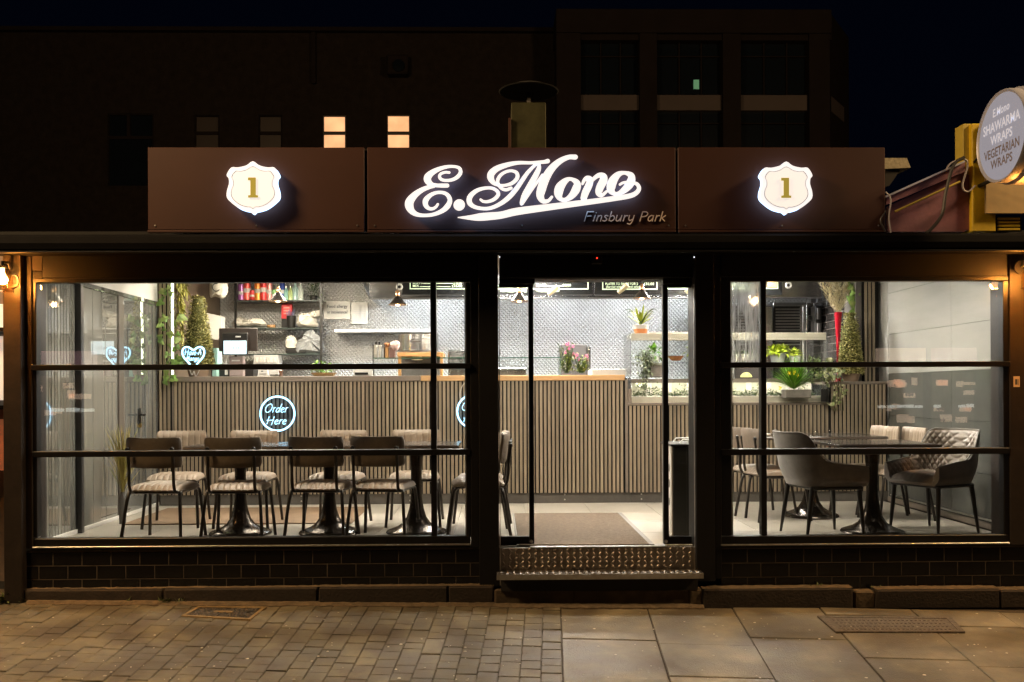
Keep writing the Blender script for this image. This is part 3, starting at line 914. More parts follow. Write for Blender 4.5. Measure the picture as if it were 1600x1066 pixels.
for q in paths:
    pts = []
    for (x, y) in q:
        pts.append((912 + x / wd * 128 + 2.0 * y, 345.5 - y * 14.5, 1.55))
    YS_, YS = YS, -0.142
    stroke(b, pts if len(pts) > 2 else [pts[0], tuple((u + v) / 2 for u, v in zip(*pts)), pts[1]], 0, n=2, grow=0.15)
    YS = YS_
b.mi = [0] * len(b.f)
b.build('place_name', M_cream, sg)

# ------------------------------------------------------------------ windows
def shop_window(name, label, xo0, xo1, yt, yb_, jl, jr, mull, rails, wetpane):
    Y0, Y1 = 0.0, 0.07
    YG = 0.035
    xm = (xo0 + xo1) / 2
    t = thing(name, label, 'window', (at(xm, yb_, 0).x, 0.03, at(xm, yb_, 0).z))
    yt_i, yb_i = yt + 7, yb_ - 12
    bpart('head', M_frame, t, xo0, yt, xo1, yt_i, Y0, Y1)
    bpart('bottom_rail', M_frame, t, xo0, yb_i, xo1, yb_, Y0, Y1)
    bpart('jamb', M_frame, t, xo0, yt_i, jl, yb_i, Y0 + .002, Y1)
    bpart('jamb', M_frame, t, jr, yt_i, xo1, yb_i, Y0 + .002, Y1)
    bpart('mullion', M_frame, t, mull[0], yt_i, mull[1], yb_i, Y0 + .004, Y1)
    for i, (ra, rb) in enumerate(rails):
        bpart('transom', M_frame, t, xo0 - (0 if i else 2), ra, xo1 + (0 if i else 1), rb, -0.018 - .012 * (1 - i), Y1 + .01)
    bpart('sill', M_alu, t, xo0, yb_ + 0.6, xo1, yb_ + 2.6, -0.028, Y1, bev=0.001)
    bpart('sill_apron', M_frame, t, xo0, yb_ + 2.6, xo1, yb_ + 6, -0.012, Y1, bev=0.001)
    xs = [(jl, mull[0]), (mull[1], jr)]
    ys = [(yt_i, rails[0][0]), (rails[0][1], rails[1][0]), (rails[1][1], yb_i)]
    for i, (xa, xb) in enumerate(xs):
        for j, (ya, yb2) in enumerate(ys):
            m = G_wet if (i, j) in wetpane else G_pane
            o = boxpx(xa - 1, ya - 1, xb + 1, yb2 + 1, YG, YG + 0.006).build('pane', m, t)
            if (i, j) in wetpane: o['label'] = 'misted pane running with condensation'
    # inner bead that catches the light
    q = MB()
    for xa, xb in ((jl, jl + 2.2), (jr - 2.2, jr)):
        boxpx(xa, yt_i, xb, yb_i, Y1, Y1 + 0.03, mb=q)
    q.build('bead', M_alu, t)
    return t
shop_window('shop_window', 'wide black framed window in front of the row of dining chairs', 50, 735, 434, 852, 57, 728.5, (673, 682), [(569, 577.5), (704, 713)], [])
shop_window('shop_window', 'black framed window in front of the two armchairs', 1127, 1578, 432, 849, 1142.5, 1568, (1189.5, 1198), [(565.5, 573.5), (701, 710.5)], [(0, 0)])

# sliding door: two leaves standing open behind fixed side glass
dr = thing('sliding_door', 'black sliding glass door standing open in the middle of the shopfront', 'door', (at(935, 855, 0.08).x, 0.1, FZ))
bpart('track_rail', M_frame, dr, 780, 434.5, 835.5, 443.5, 0.06, 0.24)
bpart('track_rail', M_frame, dr, 1036, 434.5, 1086, 443.5, 0.06, 0.24)
bpart('lintel_strip', M_alu, dr, 836, 434, 1036, 437, 0.05, 0.06, bev=0)
def leaf_(x0, x1, s0, s1):
    l = bpart('door_leaf', M_frame, dr, s0, 443.5, s1, 855, 0.10, 0.15)
    q = MB()
    boxpx(x0, 838.5, x1, 854, 0.105, 0.145, 0.003, q)
    boxpx(x0, 443.5, x1, 449, 0.105, 0.145, 0.003, q)
    q.build('leaf_rail', M_frame, l, world=True)
    boxpx(x0, 448, x1, 839, 0.122, 0.130).build('pane', G_pane, l)
    k = MB()
    cx = (s0 + s1) / 2
    c = at(cx, 846, 0.1)
    k.lathe([(0.012, 0), (0.012, 0.006), (0, 0.007)], (c.x, 0.099, c.z), 10, 'Y')
    k.build('floor_guide', M_alu, l)
leaf_(780, 827, 826.5, 834)
leaf_(1044, 1086, 1036.5, 1044.5)
c = at(932, 404, 0.02)
sb = MB().box(c.x - .04, c.x + .04, -0.012, 0.018, c.z - .045, c.z + .02, .008).build('sensor', M_frame, dr)
MB().lathe([(0.006, 0), (0.006, .004), (0, .006)], (c.x, -0.013, c.z - .002), 10, 'Y').build('indicator', E_red, sb)
for x in (780.5, 1083):
    c = at(x, 403, -0.02)
    MB().lathe([(0.005, 0), (0.005, .003), (0, .004)], (c.x, -0.055 if x < 800 else -0.052, c.z), 8, 'Y').build('reflector', E_spark, dr)
q = MB()
boxpx(780, 444, 781.6, 915, -0.02, 0.0, mb=q); boxpx(1085, 444, 1086.6, 893, -0.02, 0.0, mb=q)
q.build('edge_trim', M_alu, dr)

# door step of checker plate
st = thing('door_step', 'checker plate metal step below the open door', 'step', (at(937, 900, 0).x, 0, 0.1))
xa, xb = at(782, 870, 0).x, at(1087, 870, 0).x
zr0 = at(935, 889, 0).z
MB().box(xa, xb, 0.0, 0.03, zr0 - 0.01, FZ - 0.004, 0.002).build('riser', M_tread, st)
MB().box(at(829, 856, 0).x, at(1042, 856, 0).x, -0.006, 0.10, FZ - 0.003, FZ + 0.004, 0.002).build('threshold', M_alu, st)
xa2, xb2 = at(776, 898, -.14).x, at(1099, 898, -.14).x
tp = MB().box(xa2, xb2, -0.15, -0.001, zr0 - 0.012, zr0 - 0.006, 0.002).build('tread', M_tread, st)
MB().box(xa2, xb2, -0.152, -0.146, zr0 - 0.045, zr0 - 0.0065, 0.002).build('nosing', M_alu, st)
MB().box(xa2 + .03, xb2 - .03, -0.10, -0.02, 0.10, zr0 - 0.05).build('void_board', M_dark, st)
def lug(L, wd_, h):
    b = MB()
    n = 6
    pr = []
    for i in range(n + 1):
        x = -L / 2 + L * i / n
        k = math.sqrt(max(0, 1 - (2 * i / n - 1) ** 2))
        pr.append([(x, -wd_ / 2 * k, 0), (x, -wd_ * .25 * k, -h * k ** .5), (x, wd_ * .25 * k, -h * k ** .5), (x, wd_ / 2 * k, 0)])
    b.grid([[(p[0], p[2], p[1]) for p in row] for row in pr])
    return b.mesh('stud', M_tread_lug, 60)
lg = lug(0.036, 0.013, 0.004)
px_ = 0.046
r = 0
z = zr0 + 0.018
while z < FZ - 0.012:
    n = int((xb - xa) / px_)
    for i in range(n + 1):
        x = xa + 0.02 + i * px_
        if x < xb - 0.012:
            a = math.radians(48) if (i + r) % 2 else math.radians(-48)
            link('stud', lg, st, Vector((x, -0.0005, z)) - st.location, (0, a, 0))
    z += 0.0305; r += 1
for r, y in enumerate((-0.04, -0.085, -0.125)):
    for i in range(int((xb2 - xa2) / px_)):
        a = math.radians(48) if (i + r) % 2 else math.radians(-48)
        link('stud', lg, st, Vector((xa2 + .03 + i * px_, y, zr0 - 0.0055)) - st.location, (math.radians(90) * -1, 0, a))

# ------------------------------------------------------------------ jar lamps on the piers
def jar_lamp(px, py, label, power):
    Y = -0.20
    c = at(px, py, Y)
    t = thing('wall_lamp', label, 'wall lamp', (c.x, -0.085, c.z), group='amber jar lamps on the end piers')
    o = Vector((c.x, Y, c.z))
    MB().lathe([(0.05, -0.012), (0.05, 0.0)], (c.x, -0.0765, c.z + .08), 16, 'Y').build('wall_plate', M_frame, t)
    MB().tube([(c.x, -0.09, c.z + .08), (c.x, -0.14, c.z + .12), (c.x, Y, c.z + .115), (c.x, Y, c.z + .085)], 0.010).build('arm', M_frame, t, True)
    MB().lathe([(0.030, 0.075), (0.036, 0.09), (0.030, 0.10), (0, 0.10)], o, 16).build('cap', M_frame, t, True)
    MB().lathe([(0.030, 0.080), (0.046, 0.065), (0.062, 0.03), (0.066, -0.02), (0.062, -0.075), (0.066, -0.082)], o, 24).build('jar', G_jar, t, True)
    MB().tube([(c.x + .066 * math.cos(a), Y + .066 * math.sin(a), c.z - 0.082) for a in [2 * PI * i / 24 for i in range(24)]], 0.004, 6, closed=True).build('jar_rim', G_jar, t, True)
    MB().lathe([(0.0, -0.035), (0.018, -0.028), (0.027, -0.005), (0.024, 0.02), (0.013, 0.045), (0.012, 0.075)], o, 16).build('bulb', E_amber, t, True)
    ring = [(c.x + .075 + .034 * math.cos(a), Y, c.z - 0.015 + .045 * math.sin(a)) for a in [2 * PI * i / 20 for i in range(-5, 7)]]
    MB().tube(ring, 0.006, 7).build('side_hook', M_frame, t, True)
    MB().tube([(c.x + .075, Y, c.z - .06), (c.x + .072, Y, c.z - .095)], 0.005, 6).build('hook_tail', M_frame, t, True)
    l = bpy.data.lights.new('amber_glow', 'POINT'); l.energy = power; l.color = (1.0, 0.40, 0.07); l.shadow_soft_size = 0.03
    lo = bpy.data.objects.new('amber_glow', l); COL.objects.link(lo); lo.parent = t
    lo.location = o - Vector(t.location) + Vector((0, 0, -0.005))
    lo.visible_camera = True
    return t
jar_lamp(4, 436, 'amber jar lamp on the pier at the green weed tuft end', 280)
jar_lamp(1612, 432, 'amber jar lamp on the pier near the round sign', 280)
pl = thing('sticker', 'small white notice sticker on the dark pier by the window', 'sticker', at(1588.5, 596.5, -0.014))
p = at(1588.5, 596.5, -0.0145)
MB().box(p.x - .022, p.x + .022, -0.0150, -0.0125, p.z - .038, p.z + .038).build('paper', mat('sticker_paper', (0.55, 0.45, 0.32), 0.6), pl)
MB().box(p.x - .012, p.x + .006, -0.0156, -0.0152, p.z - .022, p.z + .018).build('print', M_ink, pl)
MB().box(p.x + .010, p.x + .014, -0.0156, -0.0152, p.z - .026, p.z + .018).build('print', M_ink, pl)
# neighbour's lit shop window at the very edge of the picture
nb = thing('neighbour_shop', 'lit neighbouring shop glimpsed beside the dark pier', 'shop', (-4.2, 0.5, 0))
MB().box(-5.6, -3.66, 0.9, 1.0, 0.0, 2.7).build('wall', mat('neighbour_wall', (0.2, 0.16, 0.13), 0.7, var=0.3), nb)
for i, (z0, z1, c) in enumerate(((2.02, 2.2, (1, .93, .85)), (1.45, 1.95, (.9, .82, .7)), (0.9, 1.3, (.8, .25, .1)))):
    MB().box(-4.4, -3.56, 0.7 + .02 * i, 0.74 + .02 * i, z0, z1).build('display', emit('neighbour_display', c, 0.5 if i < 2 else .18), nb)
for z in (1.38, 1.98): MB().box(-4.5, -3.54, 0.62, 0.9, z, z + .03).build('shelf', M_black, nb)

# ------------------------------------------------------------------ right end: mauve boards, yellow post, round sign
M_mauve = mat('mauve_paint', (0.30, 0.12, 0.165), 0.6, var=0.3, vscale=9, bump=0.1, col2=(0.18, 0.075, 0.105))
M_yellow = mat('yellow_paint', (0.66, 0.46, 0.010), 0.55, var=0.2, vscale=9)
M_ylight = mat('pale_yellow', (0.55, 0.43, 0.07), 0.6, var=0.12, vscale=12)  # paler yellow on the post's left side and the batten
M_beige = mat('beige_board', (0.50, 0.36, 0.17), 0.6, var=0.12, vscale=6)
M_rim = mat('sign_rim', (0.50, 0.52, 0.64), 0.4, 0.2, var=0.1)
gb = thing('gable_board', 'mauve sloping gable boards with pale batten behind the yellow post', 'gable board', at(1450, 330, 0.15))
Y = -0.02
MB().prism([at(*p, Y) for p in [(1388, 362), (1388, 322), (1508, 268), (1508, 362)]], (0, 0.04, 0)).build('board', M_mauve, gb)
MB().prism([at(*p, Y - .06) for p in [(1385, 320), (1385, 308), (1508, 253), (1508, 268)]], (0, 0.07, 0)).build('barge_board', M_mauve, gb)
MB().tube([at(1398, 331, Y - .05), at(1450, 307, Y - .05), at(1500, 284, Y - .05)], 0.008).build('batten', M_ylight, gb)  # yellow light on the tube put into its colour
MB().prism([at(*p, Y - .09) for p in [(1384, 309), (1384, 306), (1508, 250.5), (1508, 253.5)]], (0, 0.10, 0)).build('capping', M_rim, gb)
yp = thing('yellow_post', 'yellow painted timber post carrying the round sign', 'post', at(1530, 357, -0.05))
Y = -0.06
xa, xb = at(1519, 300, Y).x, at(1556, 300, Y).x
z0, z1 = at(1537, 362, Y).z, at(1537, 193, Y).z
MB().box(xa, xb, Y, Y + 0.16, z0, z1, 0.006).build('timber', M_yellow, yp)
fc = MB(); boxpx(1505, 193.5, 1521, 272, -0.02, 0.10, mb=fc, bev=.004); fc.build('side_board', M_ylight, yp)
fc = MB(); boxpx(1505, 273, 1521, 360, -0.02, 0.10, mb=fc, bev=.004); fc.build('side_board', M_mauve, yp)
bb = thing('beige_panel', 'beige metal panel fixed right of the yellow post', 'panel', at(1570, 335, -0.07))
boxpx(1540, 190, 1660, 334, -0.09, -0.07, .004).build('sheet', M_beige, bb)
lv = thing('louvre_box', 'small dark louvred box under the beige panel', 'vent', at(1580, 345, -0.05))
q = boxpx(1557, 338, 1597, 362, -0.03, 0.1, .004).build('box', M_pier, lv)
for i in range(4): boxpx(1560, 340 + i * 5.5, 1594, 343.5 + i * 5.5, -0.05, -0.032, .002).build('louvre', M_yellow, lv)
rs = thing('round_sign', 'round double sided projecting sign with faded food lettering', 'sign', at(1568, 212, -0.62))
c = at(1565, 213, -0.62)
R = 0.298
D = (0, 0)
MB().lathe([(R * .93, 0.0), (R * .985, -0.012), (R, 0.0), (R, 0.05), (R * .97, 0.055), (R * .97, 0.07), (R * 1.04, 0.078), (R * 1.04, 0.21), (R * .9, 0.215)], (c.x, c.y, c.z), 56, 'X').build('drum', M_rim, rs, 50)
M_face = emit('sign_face_glow', (0.80, 0.82, 1.0), 0.26, (0.18, 0.18, 0.20))  # cool glow put into the face for the white light falling on it
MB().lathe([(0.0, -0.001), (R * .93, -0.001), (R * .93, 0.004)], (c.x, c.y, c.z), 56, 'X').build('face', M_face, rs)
M_let1 = emit('pale_lettering_glow', (0.86, 0.88, 1.0), 0.42, (0.5, 0.5, 0.55)); M_let2 = mat('dark_lettering', (0.26, 0.23, 0.27), 0.5)  # upper lettering given its own glow to stay white under the orange lamps
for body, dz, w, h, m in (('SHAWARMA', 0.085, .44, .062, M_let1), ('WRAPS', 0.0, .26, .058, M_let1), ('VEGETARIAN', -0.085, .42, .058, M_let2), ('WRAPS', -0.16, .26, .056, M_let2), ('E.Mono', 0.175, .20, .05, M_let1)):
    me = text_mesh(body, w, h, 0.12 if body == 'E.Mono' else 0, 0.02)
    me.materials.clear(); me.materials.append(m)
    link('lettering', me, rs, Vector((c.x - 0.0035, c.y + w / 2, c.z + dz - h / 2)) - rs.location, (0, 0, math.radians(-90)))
q = MB()
for zz_ in (0.18, -0.2):
    q.tube([(c.x + .12, c.y + .15, c.z + zz_), (at(1530, 240, -.06).x, -0.06, c.z + zz_)], 0.014)
q.tube([(c.x + .1, c.y + .30, c.z + .05), (at(1522, 240, -.06).x, -0.06, c.z - .03)], 0.008)
q.build('bracket', M_frame_grey, rs, True)
M_cable = mat('black_cable', (0.02, 0.018, 0.018), 0.5)
M_cable2 = mat('pale_cable', (0.35, 0.33, 0.36), 0.5)
for lab, m, r_, pts in (
    ('black cable looping down over the mauve gable boards', M_cable, 0.012, [(1507, 246), (1490, 258), (1478, 300), (1472, 335), (1455, 358), (1447, 364)]),
    ('pale cable beside the fascia end', M_cable2, 0.005, [(1384, 300), (1392, 312), (1389, 340), (1392, 364)]),
    ('grey cable bending over the top of the gable boards', M_cable2, 0.006, [(1478, 266), (1486, 255), (1505, 249), (1512, 258), (1504, 290), (1512, 300), (1524, 290)]),
    ('thin black cable drooping at the fascia end', M_cable, 0.006, [(1384, 330), (1376, 345), (1383, 362)])):
    P = [at(x, y, -0.14) for x, y in pts]
    t = thing('cable', lab, 'cable', P[-1])
    MB().tube(catmull([tuple(p) for p in P], 6), r_, 7).build('sheath', m, t, True)
fl = thing('rooftop_floodlight', 'small weathered floodlight box behind the fascia end', 'floodlight', at(1400, 262, 0.5))
MB().prism([at(*p, 0.5) for p in [(1383, 247), (1417, 247), (1423, 262), (1383, 264)]], (0, 0.2, 0)).build('housing', mat('lichen_metal', (0.30, 0.27, 0.19), 0.9, var=0.5, vscale=40), fl)
MB().prism([at(*p, 0.52) for p in [(1383, 264), (1408, 264), (1390, 290), (1383, 292)]], (0, 0.1, 0)).build('bracket', M_dark, fl)

# roof flue with a flat hood
rv = thing('flue_box', 'weathered metal flue box with a wide flat rain hood on the roof', 'flue', at(826, 232, 1.6))
Y = 1.6
boxpx(799, 160, 853, 236, Y, Y + 0.35, .006).build('duct', mat('dull_zinc', (0.055, 0.055, 0.028), 0.45, 0.5, var=0.45, vscale=5), rv)
boxpx(794.5, 184, 798.5, 236, Y - .04, Y + .05, .003).build('side_channel', M_fascia, rv)
c = at(826, 141, Y + .15)
MB().lathe([(0.26, -0.02), (0.27, -0.012), (0.15, 0.035), (0.0, 0.05)], c, 28).build('rain_hood', M_roof, rv, 30)
MB().tube([c, (c.x, c.y, at(826, 178, Y).z)], 0.022).build('stem', M_pier, rv, True)

# ------------------------------------------------------------------ buildings behind
YR = 14.0
rb = thing('brick_building', 'dark brick building behind the shop with two lit sash windows', 'building', (-4, YR, 0))
def rbox(x0, y0, x1, y1, Y0, Y1, m, name, parent):
    return MB().box(at(x0, 200, Y0).x, at(x1, 200, Y0).x, Y0, Y1, at(600, y1, Y0).z, at(600, y0, Y0).z).build(name, m, parent)
# the wall is built round its openings
wins = [(168, 178, 240, 290, False), (304, 180, 343, 262, False), (404, 180, 441, 262, False), (504, 180, 541, 262, True), (604, 179, 641, 262, True)]
xs = [-420] + [v for w in wins for v in (w[0], w[2])] + [905]
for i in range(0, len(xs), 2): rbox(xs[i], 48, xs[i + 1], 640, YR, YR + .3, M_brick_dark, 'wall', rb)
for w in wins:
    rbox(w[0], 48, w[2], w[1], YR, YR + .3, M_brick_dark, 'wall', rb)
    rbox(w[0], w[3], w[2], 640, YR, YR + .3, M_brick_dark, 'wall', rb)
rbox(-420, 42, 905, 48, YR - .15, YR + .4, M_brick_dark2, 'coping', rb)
for i, w in enumerate(wins):
    fr = MB()
    x0, y0, x1, y1, lit = w
    ym = 208 if i else 215
    for a in ((x0, y0, x0 + 2, y1), (x1 - 2, y0, x1, y1), (x0 + 2, y0, x1 - 2, y0 + 2), (x0 + 2, ym - 2.5, x1 - 2, ym + 2.5)):
        boxpx(*a, YR + .04, YR + .14, mb=fr)
    if not i: boxpx(198, y0 + 2, 203, ym - 2.5, YR + .04, YR + .14, mb=fr)
    f = fr.build('window', M_frame_grey if lit else M_brick_dark2, rb)
    pm = E_window if lit else (M_night_pane if i == 0 else mat('curtained_pane', (0.034, 0.027, 0.025), 0.3))
    boxpx(x0 + 2, y0 + 2, x1 - 2, ym - 2.5, YR + .10, YR + .12).build('pane', pm, f)
    boxpx(x0 + 2, ym + 2.5, x1 - 2, y1, YR + .08, YR + .10).build('pane', pm, f)
c = at(624, 108, YR)
MB().box(c.x - .25, c.x + .22, YR - .3, YR, c.z - .2, c.z + .22, .03).build('vent_cowl', M_brick_dark2, rb)
MB().lathe([(0.13, 0.0), (0.13, 0.05), (0.0, 0.06)], (c.x + .02, YR - .31, c.z - .04), 16, 'Y').build('vent_mouth', M_night_pane, rb)
boxpx(487, 50, 493, 130, YR - .1, YR - .01).build('downpipe', M_brick_dark2, rb)
ob = thing('office_block', 'dark office block with pale spandrels rising behind the fascia', 'building', (5, YR, 0))
Yo = YR - 1.0
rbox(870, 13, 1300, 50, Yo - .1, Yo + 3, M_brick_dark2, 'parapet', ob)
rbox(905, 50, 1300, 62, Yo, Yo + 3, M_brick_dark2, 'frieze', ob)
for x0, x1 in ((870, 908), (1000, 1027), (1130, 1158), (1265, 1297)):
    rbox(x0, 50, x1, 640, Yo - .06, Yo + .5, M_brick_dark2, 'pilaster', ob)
bays = [(908, 1000), (1027, 1130), (1158, 1265)]
for n, (x0, x1) in enumerate(bays):
    rbox(x0, 148, x1, 172, Yo + .08, Yo + .4, M_spandrel, 'spandrel', ob)
    for (ya, yb2) in ((62, 148), (172, 240), (264, 420)):
        fr = MB()
        for k in (1, 2): 
            xx = x0 + (x1 - x0) * k / 3
            boxpx(xx - 1, ya, xx + 1, yb2, Yo + .16, Yo + .22, mb=fr)
        boxpx(x0, ya + (yb2 - ya) * .3, x1, ya + (yb2 - ya) * .3 + 1.6, Yo + .155, Yo + .215, mb=fr)
        f = fr.build('window', M_brick_dark2, ob)
        boxpx(x0, ya, x1, yb2, Yo + .22, Yo + .25).build('pane', M_night_pane, f)
    rbox(x0, 240, x1, 264, Yo + .08, Yo + .4, M_spandrel, 'spandrel', ob)
c = at(1088, 132, Yo + .2)
MB().box(c.x - .06, c.x + .06, Yo + .20, Yo + .21, c.z - .10, c.z + .10).build('lit_sign', emit('green_exit_glow', (0.25, 0.8, 0.6), 0.07), ob)
# chamfered return at the far corner
p0, p1 = at(1297, 300, Yo), at(1327, 300, Yo + 1.2)
zt_, zb_ = at(1297, 18, Yo).z, 0
ret = MB().prism([(p0.x, p0.y, zb_), (p1.x, p1.y, zb_), (p1.x, p1.y, zt_ - .1), (p0.x, p0.y, zt_)], (0, 2.0, 0)); ret.build('return_wall', M_brick_dark2, ob)
dx, dy = (p1.x - p0.x), (p1.y - p0.y)
za, zb2 = at(1310, 149, Yo).z, at(1310, 173, Yo).z
MB().prism([(p0.x + dx * u, p0.y + dy * u - .02, z) for u, z in ((.06, zb2), (.72, zb2), (.72, za), (.06, za))], (0, .015, 0)).build('spandrel', M_spandrel, ob)


# shops across the street: only their light and their reflection reach the picture
op = thing('opposite_shops', 'row of lit shops across the street behind the camera', 'building', (8, -22, -0.8))
MB().box(-26, 28, -22.6, -22.2, -0.8, 7).build('wall', M_brick_dark, op)
E_shop = emit('shop_interior', (1.0, 0.72, 0.52), 2.6); E_strip = emit('shop_strip', (0.95, 1.0, 0.95), 4.0); E_pink = emit('shop_pink', (1.0, 0.55, 0.62), 1.0)
rs_ = random.Random(8)
for i, x in enumerate((11.9, 13.65, 15.9, -14.6)):
    w = (1.45, 1.3, 1.9, 2.3)[i]
    wi = MB().box(x, x + w, -22.19, -22.0, 0.2, 0.3).build('window', M_frame, op)
    MB().box(x, x + w, -22.17, -22.12, 0.3, 2.05).build('interior', mat('shop_back_wall', (0.25, 0.17, 0.12), .8, var=.4, vscale=2), wi)
    for k in range(16):
        xx = x + rs_.uniform(.02, w - .3); zz_ = rs_.choice([.45, .85, 1.3, 1.62]) + rs_.uniform(-.06, .06)
        MB().box(xx, xx + rs_.uniform(.12, .4), -22.11, -22.06, zz_, zz_ + rs_.uniform(.08, .26)).build('goods', E_shop if k % 3 else mat('goods', (.3, .2, .16), .6), wi)
    for k in range(5):
        if rs_.random() < .8: MB().box(x + w * k / 5 + .02, x + w * (k + .9) / 5, -22.10, -22.04, 0.94, 1.03 + rs_.uniform(-.02, .03)).build('light_strip', E_strip, wi)
    MB().box(x, x + w, -22.2, -21.9, 2.3, 2.8).build('lit_fascia', E_pink if i % 2 else E_shop, op)
# ------------------------------------------------------------------ inside: shell
M_floor = mat('floor_tile', (0.36, 0.33, 0.28), 0.38, var=0.16, vscale=4, rnd=0.06, rvar=0.12)
M_ceil = mat('ceiling_paint', (0.72, 0.70, 0.66), 0.8)
M_wallw = mat('white_wall', (0.62, 0.60, 0.56), 0.6, var=0.05)
M_lwall = mat('grey_boarding', (0.175, 0.173, 0.15), 0.035, var=0.16, vscale=5, stretch=(1, 1, .2), rnd=0.34, spec=1.0, coat=1.0, cior=2.1)
M_lglass = mat('polished_grey_panel', (0.20, 0.197, 0.175), 0.008, spec=1.0, coat=1.0, cior=2.1)
M_lbat = mat('dark_batten', (0.03, 0.03, 0.03), 0.3)
M_rup = mat('pale_grey_panel', (0.33, 0.325, 0.305), 0.14, var=0.10, vscale=2.2, stretch=(1, .4, 2))
M_rlow = mat('dark_grey_panel', (0.085, 0.088, 0.080), 0.10, var=0.18, vscale=3)
M_slat = mat('oak_slat', (0.255, 0.204, 0.142), 0.55, var=0.22, vscale=7, stretch=(6, 6, .5), rnd=0.16, blot=.10)
M_felt = mat('black_felt', (0.008, 0.007, 0.006), 0.95)
M_skirt = mat('grey_skirting', (0.095, 0.085, 0.075), 0.45, var=0.25, vscale=6)
M_top_grey = mat('grey_counter_top', (0.19, 0.155, 0.125), 0.5, var=0.12, vscale=12)
M_top_wood = mat('beech_counter_top', (0.56, 0.34, 0.16), 0.4, var=0.12, vscale=5, stretch=(.4, 6, 6))
M_mat = mat('coir_mat', (0.125, 0.092, 0.062), 1.0, var=0.55, vscale=38, bump=0.9, bscale=220)
M_runner = mat('brown_runner', (0.165, 0.105, 0.058), 0.8, var=0.18, vscale=7)
M_steel = mat('stainless', (0.62, 0.62, 0.62), 0.22, 1.0, var=0.10, vscale=4, rvar=0.06)
M_steel_d = mat('dull_steel', (0.36, 0.35, 0.34), 0.35, 1.0, var=0.2, vscale=6)
M_embs = mat('embossed_steel', (0.78, 0.77, 0.76), 0.44, 0.8, var=0.08, vscale=2)

fl_ = struct('floor')
MB().box(XL - .1, XR + .1, 0.10, YB + .2, -0.05, FZ - 0.010).build('screed', M_bed, fl_)
tw, tl = 0.60, 0.60
tm = MB().box(0, tw - 0.003, 0, tl - 0.003, -0.01, 0, 0.0012).mesh('floor_tile', M_floor)
for i in range(12):
    for j in range(5):
        link('floor_tile', tm, fl_, (XL + i * tw, 0.10 + j * tl - 0.04, FZ))
MB().box(XL, XR, 3.07, YB, FZ - .01, FZ).build('kitchen_floor', M_floor, fl_)
cl = struct('ceiling')
MB().box(XL - .1, XR + .1, 0.10, 1.97, 2.58, 2.62).build('soffit', M_ceil, cl)
MB().box(XL - .1, XR + .1, 1.90, 1.935, 2.621, 2.88).build('soffit_step', M_ceil, cl)
MB().box(XL - .1, XR + .1, 1.98, YB + .2, 2.88, 2.888).build('soffit', M_ceil, cl)
def ceiling_light(x, y, w, d, m, lab, grp='ceiling light panels over the dining room', z=2.88):
    t = thing('ceiling_light', lab, 'ceiling light', (x, y, z), group=grp)
    MB().box(-w / 2 - .02, w / 2 + .02, -d / 2 - .02, d / 2 + .02, -0.03, 0, .004).build('frame', M_wallw, t, world=False)
    MB().box(-w / 2, w / 2, -d / 2, d / 2, -0.036, -0.031).build('diffuser', m, t, world=False)
where = ('at the side door end', 'over the middle of the chair row', 'inside the open door', 'over the two armchairs')
for x, wh in zip((-2.35, -0.6, 1.15, 2.95), where):
    ceiling_light(x, 0.95, 0.6, 0.42, E_panel, 'square ceiling light panel ' + wh, z=2.58)
for x, wh in zip((-2.2, 0.2, 2.4), ('near the light strip', 'before the beech top', 'before the display case')):
    ceiling_light(x, 2.32, 0.9, 0.24, E_panel, 'long ceiling light panel in front of the counter ' + wh, 'ceiling light panels before the counter')
for x, wh in zip((-2.2, 0.2, 2.4), ('by the till', 'over the flower jars', 'over the display case')):
    ceiling_light(x, 3.30, 0.9, 0.3, E_till if x < -1 else E_kitchen, 'bright kitchen ceiling light panel ' + wh, 'ceiling light panels over the kitchen')

# left wall: glossy boards, a dark post, then a glazed door in a grey frame
lw = struct('left_wall')
MB().box(XL - .1, XL - .012, 0.08, 2.62, FZ, 2.575).build('backing', M_lbat, lw)
MB().box(XL - .1, XL + .004, 2.0, 2.62, 2.59, 2.879).build('upper_wall', M_wallw, lw)
zt = 2.36
ys = [0.075 + .0493 * k for k in range(16)]
for a, b_ in zip(ys[:-1], ys[1:]):
    link('board', MB().box(-.012, 0, 0, b_ - a - .008, 0, zt - FZ, 0.002).mesh('board', M_lwall), lw, (XL, a, FZ))
MB().box(XL - .012, XL + .045, 0.815, 0.865, FZ, zt + .02, .004).build('post', M_lbat, lw)
for a, b_ in ((0.88, 1.13), (1.135, 1.38), (1.385, 1.63)):
    link('board', MB().box(-.012, 0, 0, b_ - a, 0, zt - FZ, 0.003).mesh('board', M_lglass), lw, (XL, a, FZ))
MB().box(XL - .012, XL + .004, 0.10, 2.60, zt + .02, 2.58).build('upper_wall', M_wallw, lw)
MB().box(XL - .012, XL + .012, 0.875, 2.60, zt + .001, zt + .04, .004).build('door_head', M_lwall, lw)
ld = thing('side_door', 'grey glazed side door with black lever handle in the left wall', 'door', (XL, 2.0, FZ))
M_dgrey = mat('door_grey', (0.15, 0.152, 0.142), 0.03, spec=1.0, coat=1.0, cior=2.1)
MB().box(XL - .01, XL + .012, 1.64, 1.75, FZ, zt, .004).build('door_frame', mat('door_frame_brown', (0.10, 0.085, 0.07), .35), ld)
dl = MB().box(XL - .012, XL + .006, 1.76, 2.34, FZ + .01, zt, .003).build('door_panel', M_dgrey, ld)
MB().box(XL + .006, XL + .009, 1.84, 2.26, FZ + .3, zt - .15).build('pane', mat('dim_pane', (0.10, 0.105, 0.10), 0.02, spec=1.0, coat=1.0, cior=2.1), dl)
h = MB(); zc = at(226, 648, 2.1).z
